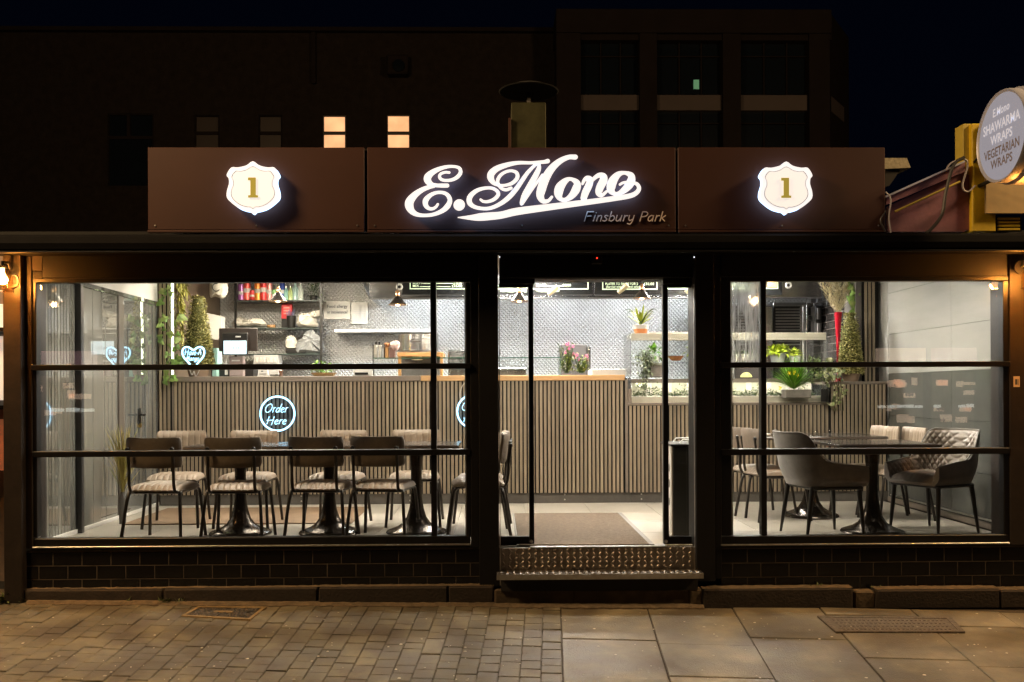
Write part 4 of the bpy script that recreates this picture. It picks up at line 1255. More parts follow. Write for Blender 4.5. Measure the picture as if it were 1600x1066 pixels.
h.tube([(XL + .01, 2.10, zc), (XL + .06, 2.10, zc), (XL + .065, 2.0, zc)], 0.011); h.box(XL + .006, XL + .016, 2.07, 2.13, zc - .09, zc + .06, .003)
h.build('handle', M_frame, dl)
MB().lathe([(0.022, 0), (0.022, 0.02), (0, 0.022)], (XL + .006, 2.10, zc - .10), 12, 'X').build('lock', mat('brass', (.6, .42, .15), .3, 1), dl)
MB().box(XL - .012, XL + .002, 2.35, 2.60, FZ, zt, .003).build('end_panel', M_dgrey, lw)
MB().box(XL, XL + .012, 0.10, 2.60, FZ, FZ + .035, .003).build('floor_trim', M_wallw, lw)

# right wall: pale panel above a dark glossy dado
rw = struct('right_wall')
MB().box(XR + .012, XR + .1, 0.08, 2.62, FZ, 2.575).build('backing', M_lbat, rw)
MB().box(XR + .001, XR + .1, 2.0, 3.01, 2.59, 2.879).build('upper_wall', M_wallw, rw)
MB().box(XR + .001, XR + .1, 2.61, 3.01, FZ, 2.585).build('end_wall', M_rup, rw)
zd = 1.66
for k, (a, b_) in enumerate(((0.09, 1.32), (1.323, 2.60))):
    for z0, z1, m in ((FZ + .05, .82, M_rlow), (.823, 1.24, M_rlow), (1.243, zd, M_rlow), (zd + .003, 2.05, M_rup), (2.053, 2.46, M_rup), (2.463, 2.575, M_rup)):
        link('panel', MB().box(0, .012, 0, b_ - a, 0, z1 - z0, .0012).mesh('panel', m), rw, (XR, a, z0))
MB().box(XR - .012, XR, 0.09, 2.60, FZ, FZ + .05, .003).build('floor_trim', M_top_grey, rw)
MB().tube([(XR - .02, 0.12, FZ + .075), (XR - .02, 2.5, FZ + .075)], 0.008).build('wall_pipe', M_alu, rw)

# kitchen walls
kw = struct('kitchen_wall')
MB().box(XL - .1, XR + .1, YB + .02, YB + .18, FZ, 2.88).build('backing', M_steel_d, kw)
MB().box(XL - .1, XL, 2.62, YB + .02, FZ, 2.88).build('brown_side', mat('brown_side_wall', (0.10, 0.072, 0.05), 0.5, var=.3, vscale=4), kw)
# pressed steel sheet: staggered lozenges that stand out from the wall
em = MB()
x0, x1 = at(338, 500, YB).x, at(1300, 500, YB).x
z0, z1 = 1.55, 2.86
dx, dz = 0.045, 0.0245
nz = int((z1 - z0) / dz)
for r in range(nz):
    z = z0 + r * dz
    off = dx / 2 if r % 2 else 0
    n = int((x1 - x0) / dx)
    for i in range(n):
        x = x0 + i * dx + off
        em.add([(x - dx * .48, YB, z), (x, YB, z + dz * .98), (x + dx * .48, YB, z), (x, YB, z - dz * .98), (x, YB - .015, z + .002)],
               [(0, 4, 1), (1, 4, 2), (2, 4, 3), (3, 4, 0)])
em.add([(x0, YB + .001, z0 - .7), (x1, YB + .001, z0 - .7), (x1, YB + .001, z1), (x0, YB + .001, z1)], [(0, 1, 2, 3)])
o = em.build('embossed_sheet', M_embs, kw); o['kind'] = 'stuff'
# dark glazed brick on the kitchen's right wall
M_kb = mat('dark_glazed_brick', (0.035, 0.030, 0.028), 0.2, rnd=0.4, var=.2, vscale=20)
M_kbj = mat('pale_joint', (0.22, 0.20, 0.18), 0.8)
xk = 3.80
MB().box(xk + .006, XR + .1, 3.02, YB, FZ, 2.88).build('brick_backing', M_kbj, kw)
bm_ = MB().box(0, .012, 0, .205, 0, .078, .004).mesh('brick', M_kb)
for r in range(15):
    for k in range(8):
        y = 3.03 + k * .212 + (.106 if r % 2 else 0)
        if y + .205 < YB - .02:
            link('brick', bm_, kw, (xk - .002, y, 1.52 + r * .085))

# ------------------------------------------------------------------ mats
dm = thing('door_mat', 'large brown coir mat inside the open door', 'mat', (0.68, 0.9, FZ))
MB().box(0.16, 1.10, 0.05, 1.78, FZ + .001, FZ + .012, .004).build('pile', M_mat, dm)
q = MB(); q.box(0.145, 0.16, 0.05, 1.795, FZ + .001, FZ + .009); q.box(1.10, 1.135, 0.05, 1.795, FZ + .001, FZ + .009); q.box(.16, 1.10, 1.78, 1.80, FZ + .001, FZ + .009)
q.build('edging', mat('rubber_edge', (0.20, 0.19, 0.175), .6), dm)
rn = thing('counter_mat', 'brown floor mat laid along the counter behind the chair row', 'mat', (-2.2, 1.7, FZ))
MB().box(-3.15, -1.22, 1.26, 2.35, FZ + .001, FZ + .010, .003).build('sheet', M_runner, rn)

# ------------------------------------------------------------------ slatted counter
PIT = 0.0400
def slats(parent, xa, xb, z0, z1, Y, keep=None):
    me = MB().box(-.0128, .0128, -.012, 0, 0, z1 - z0, .0018).mesh('slat', M_slat)
    n = int((xb - xa) / PIT)
    x = xa + .006 + .0135
    while x + .0135 <= xb:
        link('slat', me, parent, Vector((x, Y, z0)) - parent.location)
        x += PIT
X = lambda px, Y=YC: at(px, 650, Y).x
zs0 = at(900, 770, YC).z                 # bottom of the slats
z_top = at(700, 587, YC).z
ct = thing('serving_counter', 'long slatted oak serving counter with grey and beech tops', 'counter', (-0.9, YC, FZ))
xa, xb = X(270), X(981)
z_slat_top = at(600, 596, YC).z
MB().box(xa, xb, YC, YC + .55, zs0 - .002, z_slat_top).build('felt_backing', M_felt, ct)
slats(ct, xa + .012, xb - .028, zs0, z_slat_top - .002, YC - .0005)
MB().box(xa - .002, xa + .010, YC - .014, YC + .1, zs0, z_slat_top, .001).build('end_trim', M_top_grey, ct)
MB().box(xb - .026, xb, YC - .014, YC + .4, zs0, z_slat_top + .012, .001).build('end_trim', M_top_grey, ct)
MB().box(xa - .01, X(657.5), YC - .02, YC + .56, z_slat_top + .001, z_top, .004).build('grey_top', M_top_grey, ct)
MB().box(X(658), xb - .03, YC - .018, YC + .56, z_slat_top + .001, z_top, .004).build('beech_top', M_top_wood, ct)
MB().box(XL + .02, xb + .02, YC + .012, YC + .5, FZ + .001, zs0 - .003).build('skirting', M_skirt, ct)
for px in (470, 640, 882, 1002):
    for zz_ in (0.035, 0.085):
        MB().lathe([(0.008, 0), (0.008, .002), (0, .003)], (X(px) if px < 980 else X(px), YC + .0115, FZ + zz_), 8, 'Y').build('screw', M_alu, ct)
z_low = at(1130, 630, YC).z
lc = thing('display_counter', 'lower slatted oak counter carrying the glass display case', 'counter', (2.3, YC, FZ))
xc, xd = xb + .003, X(1296)
MB().box(xc, xd, YC, YC + .55, zs0 - .002, z_low - .02).build('felt_backing', M_felt, lc)
slats(lc, xc + .004, xd - .004, zs0, z_low - .022, YC - .0005)
MB().box(xc, xd + .01, YC - .02, YC + .56, z_low - .019, z_low + .002, .003).build('top_rail', M_top_grey, lc)
MB().box(xc, xc + .035, YC - .016, YC + .5, z_low + .003, z_low + .145, .003).build('upstand', M_top_grey, lc)
MB().box(xc + .02, xd + 0.6, YC + .012, YC + .5, FZ + .001, zs0 - .003).build('skirting', M_skirt, lc)
rc = thing('end_counter', 'short slatted oak counter end against the right wall', 'counter', (3.6, YC, FZ))
z_rc = at(1340, 596, YC).z
xe = xd + .004
MB().box(xe, XR - .013, YC, YC + .5, zs0 - .002, z_rc - .03).build('felt_backing', M_felt, rc)
slats(rc, xe + .004, XR - .014, zs0, z_rc - .031, YC - .0005)
MB().box(xe - .01, XR - .013, YC - .022, YC + .5, z_rc - .028, z_rc, .004).build('cap', M_top_grey, rc)
# full-height slatted columns at both ends
sc = thing('slatted_column', 'full height slatted column beside the light strip and ivy', 'column', (X(256), YC, FZ))
xs0, xs1 = XL + .012, X(268)
MB().box(xs0, xs1, YC, YC + .1, zs0, 2.87).build('felt_backing', M_felt, sc)
slats(sc, xs0, xs1, zs0, 2.865, YC - .0005)
sc2 = thing('slatted_column', 'full height slatted column behind the topiary at the right wall', 'column', (X(1365), YC + .3, z_rc))
Y2 = YC + .18
MB().box(X(1347, Y2), XR - .02, Y2, Y2 + .14, z_rc + .001, 2.87).build('felt_backing', M_felt, sc2)
slats(sc2, X(1350, Y2), XR - .022, z_rc + .002, 2.865, Y2 - .0005)
MB().box(X(1337, Y2), X(1346.5, Y2), Y2 - .01, Y2 + .30, z_rc + .001, 2.87, .003).build('corner_post', M_skirt, sc2)

# ------------------------------------------------------------------ light strip with ivy
ls = thing('light_strip', 'glowing vertical light strip at the end of the counter', 'light strip', (X(270), YC - .03, 1.6))
p0, p1 = at(269.5, 585, YC - .03), at(269.5, 405, YC - .03)
MB().box(p0.x - .008, p0.x + .008, YC - .036, YC - .024, p0.z, 2.86).build('tube', E_led, ls)
MB().box(p0.x - .012, p0.x + .012, YC - .023, YC - .004, p0.z, 2.86).build('channel', M_alu, ls)
M_ivy = mat('ivy_leaf', (0.14, 0.25, 0.055), 0.5, rnd=0.5, var=.3, vscale=25, col2=(0.36, 0.44, 0.14))
M_vine = mat('vine_stem', (0.09, 0.08, 0.03), 0.7)
def ivy_leaf_mesh(L):
    out = [(0, 0), (.32, -.16), (.50, .12), (.30, .34), (.28, .62), (0, 1.0), (-.28, .62), (-.30, .34), (-.50, .12), (-.32, -.16)]
    b = MB()
    vs = [(0, -.04 * L, .30 * L)] + [(x * L, .10 * L * abs(x) + .05 * L * y, y * L) for x, y in out]
    b.add(vs, [(0, i, i % 10 + 1) for i in range(1, 11)])
    return b.mesh('leaf', M_ivy)
iv_me = ivy_leaf_mesh(0.064)
iv = thing('ivy_garland', 'trailing ivy garland winding round the light strip', 'ivy', (p0.x, YC - .05, 1.6))
pts = []
for i in range(26):
    z = 1.60 + i * .05
    pts.append((p0.x + .035 * math.sin(i * .9), YC - .06 + .02 * math.cos(i * .9), z))
MB().tube(pts, 0.004, 6).build('stem', M_vine, iv, True)
ri = random.Random(21)
for i in range(50):
    z = ri.uniform(1.60, 2.84)
    side = ri.choice([-1, -1, 1, 1, 1])
    o = link('leaf', iv_me, iv, Vector((p0.x + side * ri.uniform(.01, .11), YC - .07 + ri.uniform(-.04, .02), z)) - iv.location,
             (ri.uniform(-.5, .5), ri.uniform(1.8, 4.4), ri.uniform(-.6, .6)))
    s = ri.uniform(.75, 1.25); o.scale = (s, s, s)
# hanging fern mass behind the strip
M_fern = mat('golden_fern', (0.42, 0.38, 0.07), 0.6, isl=0.6, col2=(0.14, 0.20, 0.04))
fb = thing('hanging_fern', 'hanging yellow green fern behind the light strip', 'plant', at(285, 440, 3.2))
b = MB()
for i in range(380):
    px, py = ri.gauss(279, 5), 428 + abs(ri.gauss(0, 62))
    p = at(px, min(py, 560), 3.2 + ri.uniform(-.1, .1))
    b.leaf(p, (ri.uniform(-1, 1), ri.uniform(-.6, .6), ri.uniform(-1.2, .1)), ri.uniform(.06, .13), .022)
b.build('leaves', M_fern, fb)

# ------------------------------------------------------------------ topiary cones
M_box = mat('boxwood_leaf', (0.25, 0.25, 0.065), 0.6, isl=0.7, col2=(0.60, 0.54, 0.24))
M_boxcore = mat('boxwood_core', (0.10, 0.10, 0.03), 0.9)
def topiary(cx, top, base, wpx, Y, zbase, label, n=5200, lean=0):
    s = scale_at(Y)
    c = at(cx, base, Y); zt_ = at(cx, top, Y).z
    t = thing('topiary_cone', label, 'topiary', (c.x, Y, zbase), group='clipped topiary cones at the counter ends')
    zb_ = c.z; H = zt_ - zb_; R0 = wpx / s / 2
    prof = [(R0 * .93, 0), (R0 * .97, H * .05), (R0 * .60, H * .6), (R0 * .36, H * .95), (0, H * .985)]
    MB().lathe([(r * .93, zb_ + h) for r, h in prof], (c.x, Y, 0), 24).build('core', M_boxcore, t, True)
    b = MB(); rr = random.Random(int(cx))
    for i in range(n):
        u = 1 - math.sqrt(rr.random()) if rr.random() > .08 else .97
        a = rr.uniform(0, 2 * PI)
        r = R0 * (1 - .62 * u) if u < .96 else R0 * .36 * rr.random()
        nrm = Vector((math.cos(a), math.sin(a), .35))
        p = Vector((c.x + r * math.cos(a), Y + r * math.sin(a), zb_ + H * u))
        d = nrm + Vector((rr.uniform(-1, 1), rr.uniform(-1, 1), rr.uniform(-.8, 1.1)))
        L = rr.uniform(.015, .032)
        b.leaf(p + nrm * rr.uniform(-.012, .014), d, L, L * .7, bend=.15)
    b.build('foliage', M_box, t)
    MB().lathe([(R0 * .62, zbase), (R0 * .8, zb_ - .012), (R0 * .82, zb_), (0, zb_)], (c.x, Y, 0), 24).build('pot', mat('brown_pot', (0.22, 0.15, 0.10), .6), t, True)
topiary(310, 463, 571, 44, 2.95, z_top + .001, 'tall clipped topiary cone behind the heart sign')
topiary(1329, 489, 584, 35, 2.66, z_rc + .001, 'clipped topiary cone beside the tall red vase')
# ------------------------------------------------------------------ neon signs hung on the counter
M_acr = glass('acrylic', (0.80, 0.86, 0.93), 1.0)
M_cord = mat('pale_flex', (0.50, 0.47, 0.42), 0.5)
def neon_text(b, txt, px0, yb, wpx, cap, Y, r, slant=.18):
    paths, wd = script_paths(txt)
    for q in paths:
        P = [at(px0 + x / wd * wpx + slant * cap * y, yb - y * cap, Y) for x, y in q]
        b.tube(P, r, 6)
def neon_circle(cx, cy, R, Y, label, loop):
    c = at(cx, cy, Y); s = scale_at(Y)
    t = thing('neon_sign', label, 'neon sign', c, group='round neon signs on the slatted counter front')
    r = R / s
    MB().lathe([(0, 0.0), (r * 1.10, 0.0), (r * 1.10, 0.005), (0, 0.005)], (c.x, Y + .012, c.z), 48, 'Y').build('backboard', M_acr, t)
    MB().tube([(c.x + r * math.cos(a), Y, c.z + r * math.sin(a)) for a in [2 * PI * k / 56 for k in range(56)]], 0.0082, 8, closed=True).build('ring', E_neon, t, True)
    b = MB()
    neon_text(b, 'Order', cx - 20, cy - 2, 36, 13, Y - .001, .0030)
    b.build('lettering', E_neon, t, True)
    b = MB()
    neon_text(b, 'Here', cx - 17, cy + 16.5, 31, 12, Y - .001, .0030)
    b.build('lettering', E_neon, t, True)
    if loop:
        P = [at(*p, YC - .05) for p in [(cx - 3, 592), (cx - 13, 597), (cx - 20, 606), (cx - 22, 620), (cx - 16, 634), (cx - 12, 642)]]
        MB().tube(catmull([tuple(p) for p in P], 6), .004, 6).build('flex', M_cord, t, True)
        P = [at(*p, YC - .04) for p in [(cx, 596), (cx - 10, 602), (cx - 15, 614), (cx - 14, 630), (cx - 6, 642)]]
        MB().tube(catmull([tuple(p) for p in P], 6), .004, 6).build('flex', M_cord, t, True)
neon_circle(433.5, 646.5, 26.5, YC - .05, 'round white neon sign reading Order Here above the second back chair', False)
neon_circle(741, 643, 26.5, YC - .05, 'round white neon sign with looping flex half behind the door pillar', True)
YH = YC - .06
c = at(302, 556, YH)
hs = thing('neon_heart', 'white neon heart sign with two lines of script by the ivy', 'neon sign', c)
hp = [(302, 547.5), (296, 543.5), (291, 542.5), (286.5, 545), (284.8, 551), (287, 558), (293, 565), (302, 574)]
full = hp + [(604 - x, y) for x, y in hp[-2:0:-1]]
P = catmull(full, 5, True)
MB().tube([at(*p, YH) for p in P], 0.0082, 8, closed=True).build('outline', E_neon, hs, True)
ctr = at(302, 556, YH + .012)
MB().prism([at(302 + (x - 302) * 1.16, 556 + (y - 556) * 1.16, YH + .012) for x, y in P], (0, .005, 0)).build('backboard', M_acr, hs)
b = MB(); neon_text(b, 'Have-A', 288.5, 555, 26, 9, YH - .001, .0024, .1); b.build('lettering', E_neon, hs, True)
b = MB(); neon_text(b, 'Mango', 291, 563.5, 20, 7, YH - .001, .0024, .1); b.build('lettering', E_neon, hs, True)
MB().tube(catmull([tuple(at(*p, YH + .01)) for p in [(296, 577), (300, 586), (303, 580), (306, 588), (312, 578)]], 5), .003, 6).build('flex', M_cord, hs, True)

# ------------------------------------------------------------------ furniture
M_seat = mat('taupe_leather', (0.25, 0.19, 0.135), 0.46, var=0.16, vscale=9, bump=0.12, bscale=90, rvar=.1)
M_seatb = mat('taupe_leather_back', (0.165, 0.128, 0.098), 0.5, var=0.28, vscale=8, bump=0.10, bscale=80)
M_tube = mat('gunmetal_tube', (0.055, 0.048, 0.042), 0.38, 0.75, var=0.2, vscale=14)
M_cap = mat('black_cap', (0.012, 0.011, 0.010), 0.35)
def cushion(b, w, d, z0, z1, nx, ny, ribs, y0=0.0, crown=.012, depth=.0075, mi_bottom=0, taper=.06):
    """a padded seat: ribbed on top, rolled over at its edges"""
    rows = []
    for i in range(nx + 1):
        u = i / nx * 2 - 1
        row = []
        for j in range(ny + 1):
            v = j / ny * 2 - 1
            rx = 1 - abs(u) ** 5; ry = 1 - abs(v) ** 5
            k = max(0, rx * ry) ** .5
            rib = depth * (abs(math.sin(PI * ribs * (u + 1) / 2)) ** .35) if abs(u) < .97 else 0
            ww = w / 2 * (1 - taper * (1 - v) / 2)
            corner = 1 - .05 * (abs(u) ** 4) * (abs(v) ** 4)
            row.append((u * ww * corner, y0 + v * d / 2 * corner, z0 + (z1 - z0) * (.28 + .72 * k) + crown * k * (1 - v * v * .5) - depth + rib))
        rows.append(row)
    b.grid(rows)
    base = [[(x, y, z0 + (0.004 if 0 < i < nx and 0 < j < ny else .012)) for j, (x, y, z) in enumerate(r)] for i, r in enumerate(rows)]
    rim = [rows[i][0] for i in range(nx + 1)] + [rows[nx][j] for j in range(1, ny + 1)] + [rows[i][ny] for i in range(nx - 1, -1, -1)] + [rows[0][j] for j in range(ny - 1, 0, -1)]
    low = [(x * .97, y0 + (y - y0) * .97, z0) for x, y, z in rim]
    n = len(rim)
    b.grid([[rim[i], low[i]] for i in range(n)], closed=True)
    b.add(low, [list(range(n))])
def make_chair():
    t = thing('dining_chair', 'x', 'chair', group='ribbed leather dining chairs')
    b = MB(); cushion(b, .425, .41, .385, .432, 72, 10, 9, .0)
    b.build('seat', M_seat, t, 50, world=False)
    # backrest: curved pad, ribbed in front, plain behind
    b = MB()
    nx, nz = 64, 8
    F, Bk = [], []
    for i in range(nx + 1):
        u = i / nx * 2 - 1
        fr, bk = [], []
        for j in range(nz + 1):
            v = j / nz * 2 - 1
            k = max(0, (1 - abs(u) ** 6) * (1 - abs(v) ** 6)) ** .5
            corner = 1 - .06 * (abs(u) ** 6) * (abs(v) ** 6)
            x = u * .208 * corner
            z = .678 + v * .108 * corner - .010 * (u * u) * (1 if v < 0 else -.3) - (.012 * (1 - u * u) if v < 0 else 0.004 * (1 - u * u))
            yb_ = -.215 - .20 * (z - .60) * .55 + .045 * u * u
            rib = .007 * (abs(math.sin(PI * 8 * (u + 1) / 2)) ** .35)
            fr.append((x, yb_ + .012 + .016 * k + rib * k, z)); bk.append((x, yb_ - .004 - .012 * k, z))
        F.append(fr); Bk.append(bk)
    b.grid(F, 0)
    b.grid(Bk, 1)
    def rim(G): return [G[i][0] for i in range(nx + 1)] + [G[nx][j] for j in range(1, nz + 1)] + [G[i][nz] for i in range(nx - 1, -1, -1)] + [G[0][j] for j in range(nz - 1, 0, -1)]
    a, c_ = rim(F), rim(Bk)
    b.grid([[a[i], c_[i]] for i in range(len(a))], 1, closed=True)
    b.build('backrest', [M_seat, M_seatb], t, 50, world=False)
    R = .0125
    for s in (-1, 1):
        rear = catmull([(s * .225, -.245, 0), (s * .205, -.205, .25), (s * .196, -.185, .345), (s * .192, -.155, .378), (s * .190, -.10, .384), (s * .190, .06, .384)], 5)
        MB().tube(rear, R, 9).build('leg', M_tube, t, True, world=False)
        front = catmull([(s * .190, .06, .384), (s * .190, .13, .384), (s * .192, .17, .372), (s * .198, .190, .33), (s * .215, .225, .10), (s * .222, .238, 0)], 5)
        MB().tube(front, R, 9).build('leg', M_tube, t, True, world=False)
        post_ = catmull([(s * .165, .10, .372), (s * .165, -.10, .372), (s * .166, -.19, .385), (s * .166, -.225, .44), (s * .166, -.232, .56), (s * .166, -.246, .66), (s * .166, -.250, .705)], 5)
        MB().tube(post_, .0115, 9).build('back_post', M_tube, t, True, world=False)
        MB().lathe([(0, -.012), (.015, -.010), (.018, 0), (.015, .010), (0, .012)], (s * .166, -.252, .70), 12, 'Y').build('fixing_cap', M_cap, t, True, world=False)
    b = MB(); b.tube([(-.19, -.14, .372), (.19, -.14, .372)], .008); b.tube([(-.19, .12, .372), (.19, .12, .372)], .008)
    b.build('cross_bar', M_tube, t, True, world=False)
    return t
chair0 = make_chair()
used = []
def place_chair(bx, Y, rz, label):
    """bx: pixel column of the middle of the backrest, Y: depth of the backrest"""
    p = at(bx, 690, Y)
    off = Matrix.Rotation(rz, 3, 'Z') @ Vector((0, -.235, 0))
    loc = (p.x - off.x, Y - off.y, FZ)
    if not used:
        o = chair0; o.location = loc; o.rotation_euler = (0, 0, rz); o['label'] = label; used.append(1)
        o['group'] = 'ribbed leather dining chairs'
        return o
    return dup(chair0, loc, rz, label)
R_ = math.radians
place_chair(235.5, 0.22, R_(-4), 'front row dining chair at the end nearest the side door')
place_chair(361, 0.20, R_(2), 'front row dining chair with the tulip base showing through its legs')
place_chair(490, 0.24, R_(-5), 'front row dining chair turned slightly with bright striped seat')
place_chair(586, 0.25, R_(-9), 'front row dining chair angled away nearest the door pillar')
place_chair(286, 1.50, R_(186), 'back row dining chair against the counter nearest the side door')
place_chair(400, 1.47, R_(179), 'back row dining chair directly below the Order Here sign')
place_chair(539, 1.45, R_(174), 'back row dining chair between the two round neon signs')
place_chair(651, 1.48, R_(181), 'back row dining chair seen through the narrow window pane')
place_chair(793, 0.68, R_(93), 'dining chair at the table end with its back in the doorway glass')
place_chair(795, 0.98, R_(88), 'dining chair at the table end just behind the doorway one')
place_chair(1168, 1.36, R_(-79), 'side on dining chair by the narrow pane facing the rear table')
place_chair(1149, 1.66, R_(-80), 'dining chair mostly hidden behind the door post facing the rear table')
place_chair(1391, 1.74, R_(102), 'dining chair at the far side of the rear table by the right wall')
place_chair(1438, 1.40, R_(93), 'dining chair between the quilted armchair and the right wall')

M_ttop = mat('dark_table_top', (0.040, 0.034, 0.030), 0.16, var=0.3, vscale=5)
M_tedge = mat('table_edge_band', (0.16, 0.13, 0.11), 0.35)
M_tulip = mat('bronze_pedestal', (0.050, 0.040, 0.032), 0.22, 0.8, var=0.25, vscale=5, rvar=.08)
def make_table(w, d, H, label, loc, grp='pedestal dining tables'):
    t = thing('dining_table', label, 'table', loc, 0, grp)
    MB().box(-w / 2, w / 2, -d / 2, d / 2, H - .024, H, .004).build('table_top', M_ttop, t, world=False)
    q = MB(); e = .0015
    q.box(-w / 2 - e, w / 2 + e, -d / 2 - e, -d / 2 + .004, H - .021, H - .004); q.box(-w / 2 - e, w / 2 + e, d / 2 - .004, d / 2 + e, H - .021, H - .004)
    q.build('edge_band', M_tedge, t, world=False)
    prof = [(0, 0), (.236, 0), (.240, .008), (.232, .020), (.195, .034), (.150, .052), (.108, .080), (.078, .125), (.058, .19), (.046, .27), (.041, .36), (.044, .48), (.056, .60), (.066, H - .05)]
    MB().lathe(prof, n=36).build('pedestal', M_tulip, t, True, world=False)
    q = MB(); q.box(-.16, .16, -.03, .03, H - .05, H - .025); q.box(-.03, .03, -.16, .16, H - .0495, H - .0255)
    q.build('bracket', M_cap, t, world=False)
    return t
TH = 0.705
for i, (px, lab) in enumerate(((376, 'dark pedestal table at the side door end of the chair row'), (515, 'dark pedestal table in the middle of the chair row'), (651, 'dark pedestal table at the door end of the chair row'))):
    p = at(px, 830, 0.74)
    make_table(.69, .62, TH, lab, (p.x, 0.74, FZ))
p = at(1368, 830, 0.52)
make_table(.76, .66, TH, 'dark pedestal table between the two armchairs', (p.x, 0.58, FZ))
p = at(1286, 805, 1.58)
make_table(1.10, .66, TH + .01, 'dark table behind the grey armchair nearer the counter', (p.x - .12, 1.55, FZ))
# things on the rear table
tb = thing('condiment_set', 'small clear bottles on the rear table', 'condiments', (p.x + .02, 1.5, FZ + TH + .01))
for dx in (-.10, .02, .10):
    MB().lathe([(0, 0), (.016, 0), (.016, .035), (.007, .05), (.007, .062), (0, .062)], (dx, 0, 0), 12).build('bottle', G_case, tb, True, world=False)
rf = thing('ring_dish', 'low white ring dish at the edge of the rear table', 'dish', (p.x - .58, 1.42, FZ + TH + .011))
MB().tube([(.06 * math.cos(a), .06 * math.sin(a), .012) for a in [2 * PI * k / 24 for k in range(24)]], .008, 7, closed=True).build('rim', M_wallw, rf, True, world=False)

# armchairs: a tub shell with a high back that sweeps down into the arms
M_vel = mat('grey_brown_velvet', (0.152, 0.130, 0.108), 0.6, var=0.30, vscale=6, sheen=.3, bump=.08, bscale=90)
M_quilt = mat('quilted_leather', (0.20, 0.162, 0.128), 0.38, var=0.18, vscale=10, rvar=.1)
M_leg = mat('black_leg', (0.014, 0.012, 0.010), 0.35)
def make_armchair(label, loc, rz):
    t = thing('armchair', label, 'armchair', loc, rz, 'tub armchairs by the window')
    def plan(u):
        """u in [-1, 1] from one arm front round the back to the other: x, y and outward normal (chair faces +Y)"""
        w, d = .262, .25
        a = abs(u); s = 1 if u > 0 else -1
        if a > .5:
            k = (a - .5) / .5
            return Vector((s * (w - .004 * k), -.06 + k * .33, 0)), Vector((s, 0, 0))
        ang = a / .5 * PI / 2
        e = .62
        cx = abs(math.sin(ang)) ** e * w; cy = -.06 - abs(math.cos(ang)) ** e * .215
        n = Vector((s * math.sin(ang), -math.cos(ang), 0)).normalized()
        return Vector((s * cx, cy, 0)), n
    def height(u):
        a = abs(u)
        k = min(1, max(0, (a - .27) / .25)); k = k * k * (3 - 2 * k)
        return .815 + (.585 - .815) * k - .04 * max(0, (a - .52) / .48)
    nu, nv = 240, 60
    z0 = .40
    IN, OUT = [], []
    for i in range(nu + 1):
        u = i / nu * 2 - 1
        p, n = plan(u)
        h = height(u)
        ri_, ro_ = [], []
        for j in range(nv + 1):
            v = j / nv
            z = z0 + (h - z0) * v
            lean = max(0, z - .45)
            back = max(0, 1 - abs(u) / .45)
            base = p + Vector((0, -.30 * lean * back - .01 * back, 0)) + n * (.05 * lean * (1 - back) - .045 * (1 - min(1, v * 2.2)) ** 2 )
            th = .030 * (1 - .5 * v)
            # diamond quilting on the inside
            arc = u * .95
            q1 = abs(math.sin(PI * (arc / .080 + z / .072))); q2 = abs(math.sin(PI * (arc / .080 - z / .072)))
            puff = .019 * (min(q1, q2) ** .55) if v < .97 else 0
            taper = max(0, 1 - (v / .985) ** 14)
            ri_.append(base - n * (th + puff * (1 if taper > .2 else 0)) * (.25 + .75 * taper) + Vector((0, 0, z)))
            ro_.append(base + n * th * .55 * (.25 + .75 * taper) + Vector((0, 0, z)))
        IN.append(ri_); OUT.append(ro_)
    b = MB(); b.grid(OUT, 0)
    b.grid([[IN[i][nv], OUT[i][nv]] for i in range(nu + 1)], 0)
    b.grid([[IN[0][j], OUT[0][j]] for j in range(nv + 1)], 0); b.grid([[IN[nu][j], OUT[nu][j]] for j in range(nv + 1)], 0)
    low = [OUT[i][0] for i in range(nu + 1)]
    b.add([p_ + Vector((0, 0, 0)) for p_ in low], [list(range(nu + 1))])
    b.build('shell', M_vel, t, 50, world=False)
    b = MB(); b.grid(IN, 0)
    b.build('quilted_lining', M_quilt, t, 60, world=False)
    b = MB(); cushion(b, .465, .49, .395, .475, 44, 12, 10, .035, .02, .006, taper=.02)
    b.build('seat', M_quilt, t, 50, world=False)
    MB().tube(catmull([tuple(IN[i][nv] * .5 + OUT[i][nv] * .5 + Vector((0, 0, .003))) for i in range(0, nu + 1, 10)], 3), .007, 6).build('piping', M_vel, t, True, world=False)
    MB().box(-.24, .24, -.20, .24, .375, .398, .006).build('seat_frame', M_cap, t, world=False)
    for sx in (-1, 1):
        for y, dy in ((-.19, -.06), (.21, .03)):
            MB().tube([(sx * .215, y, .39), (sx * .225, y + dy * .5, .2), (sx * .238, y + dy, 0)], [.021, .018, .010], 12).build('leg', M_leg, t, True, world=False)
    return t
p = at(1262, 800, 0.50)
arm1 = make_armchair('grey brown tub armchair seen from behind facing the front table', (at(1284, 800, 0.50).x, 0.50, FZ), R_(-82))
arm1.scale = (.93, .93, .97)
p = at(1463, 800, 0.55)
dup(arm1, (p.x, 0.60, FZ), R_(116), 'quilted tub armchair by the right wall turned to show its padded back')
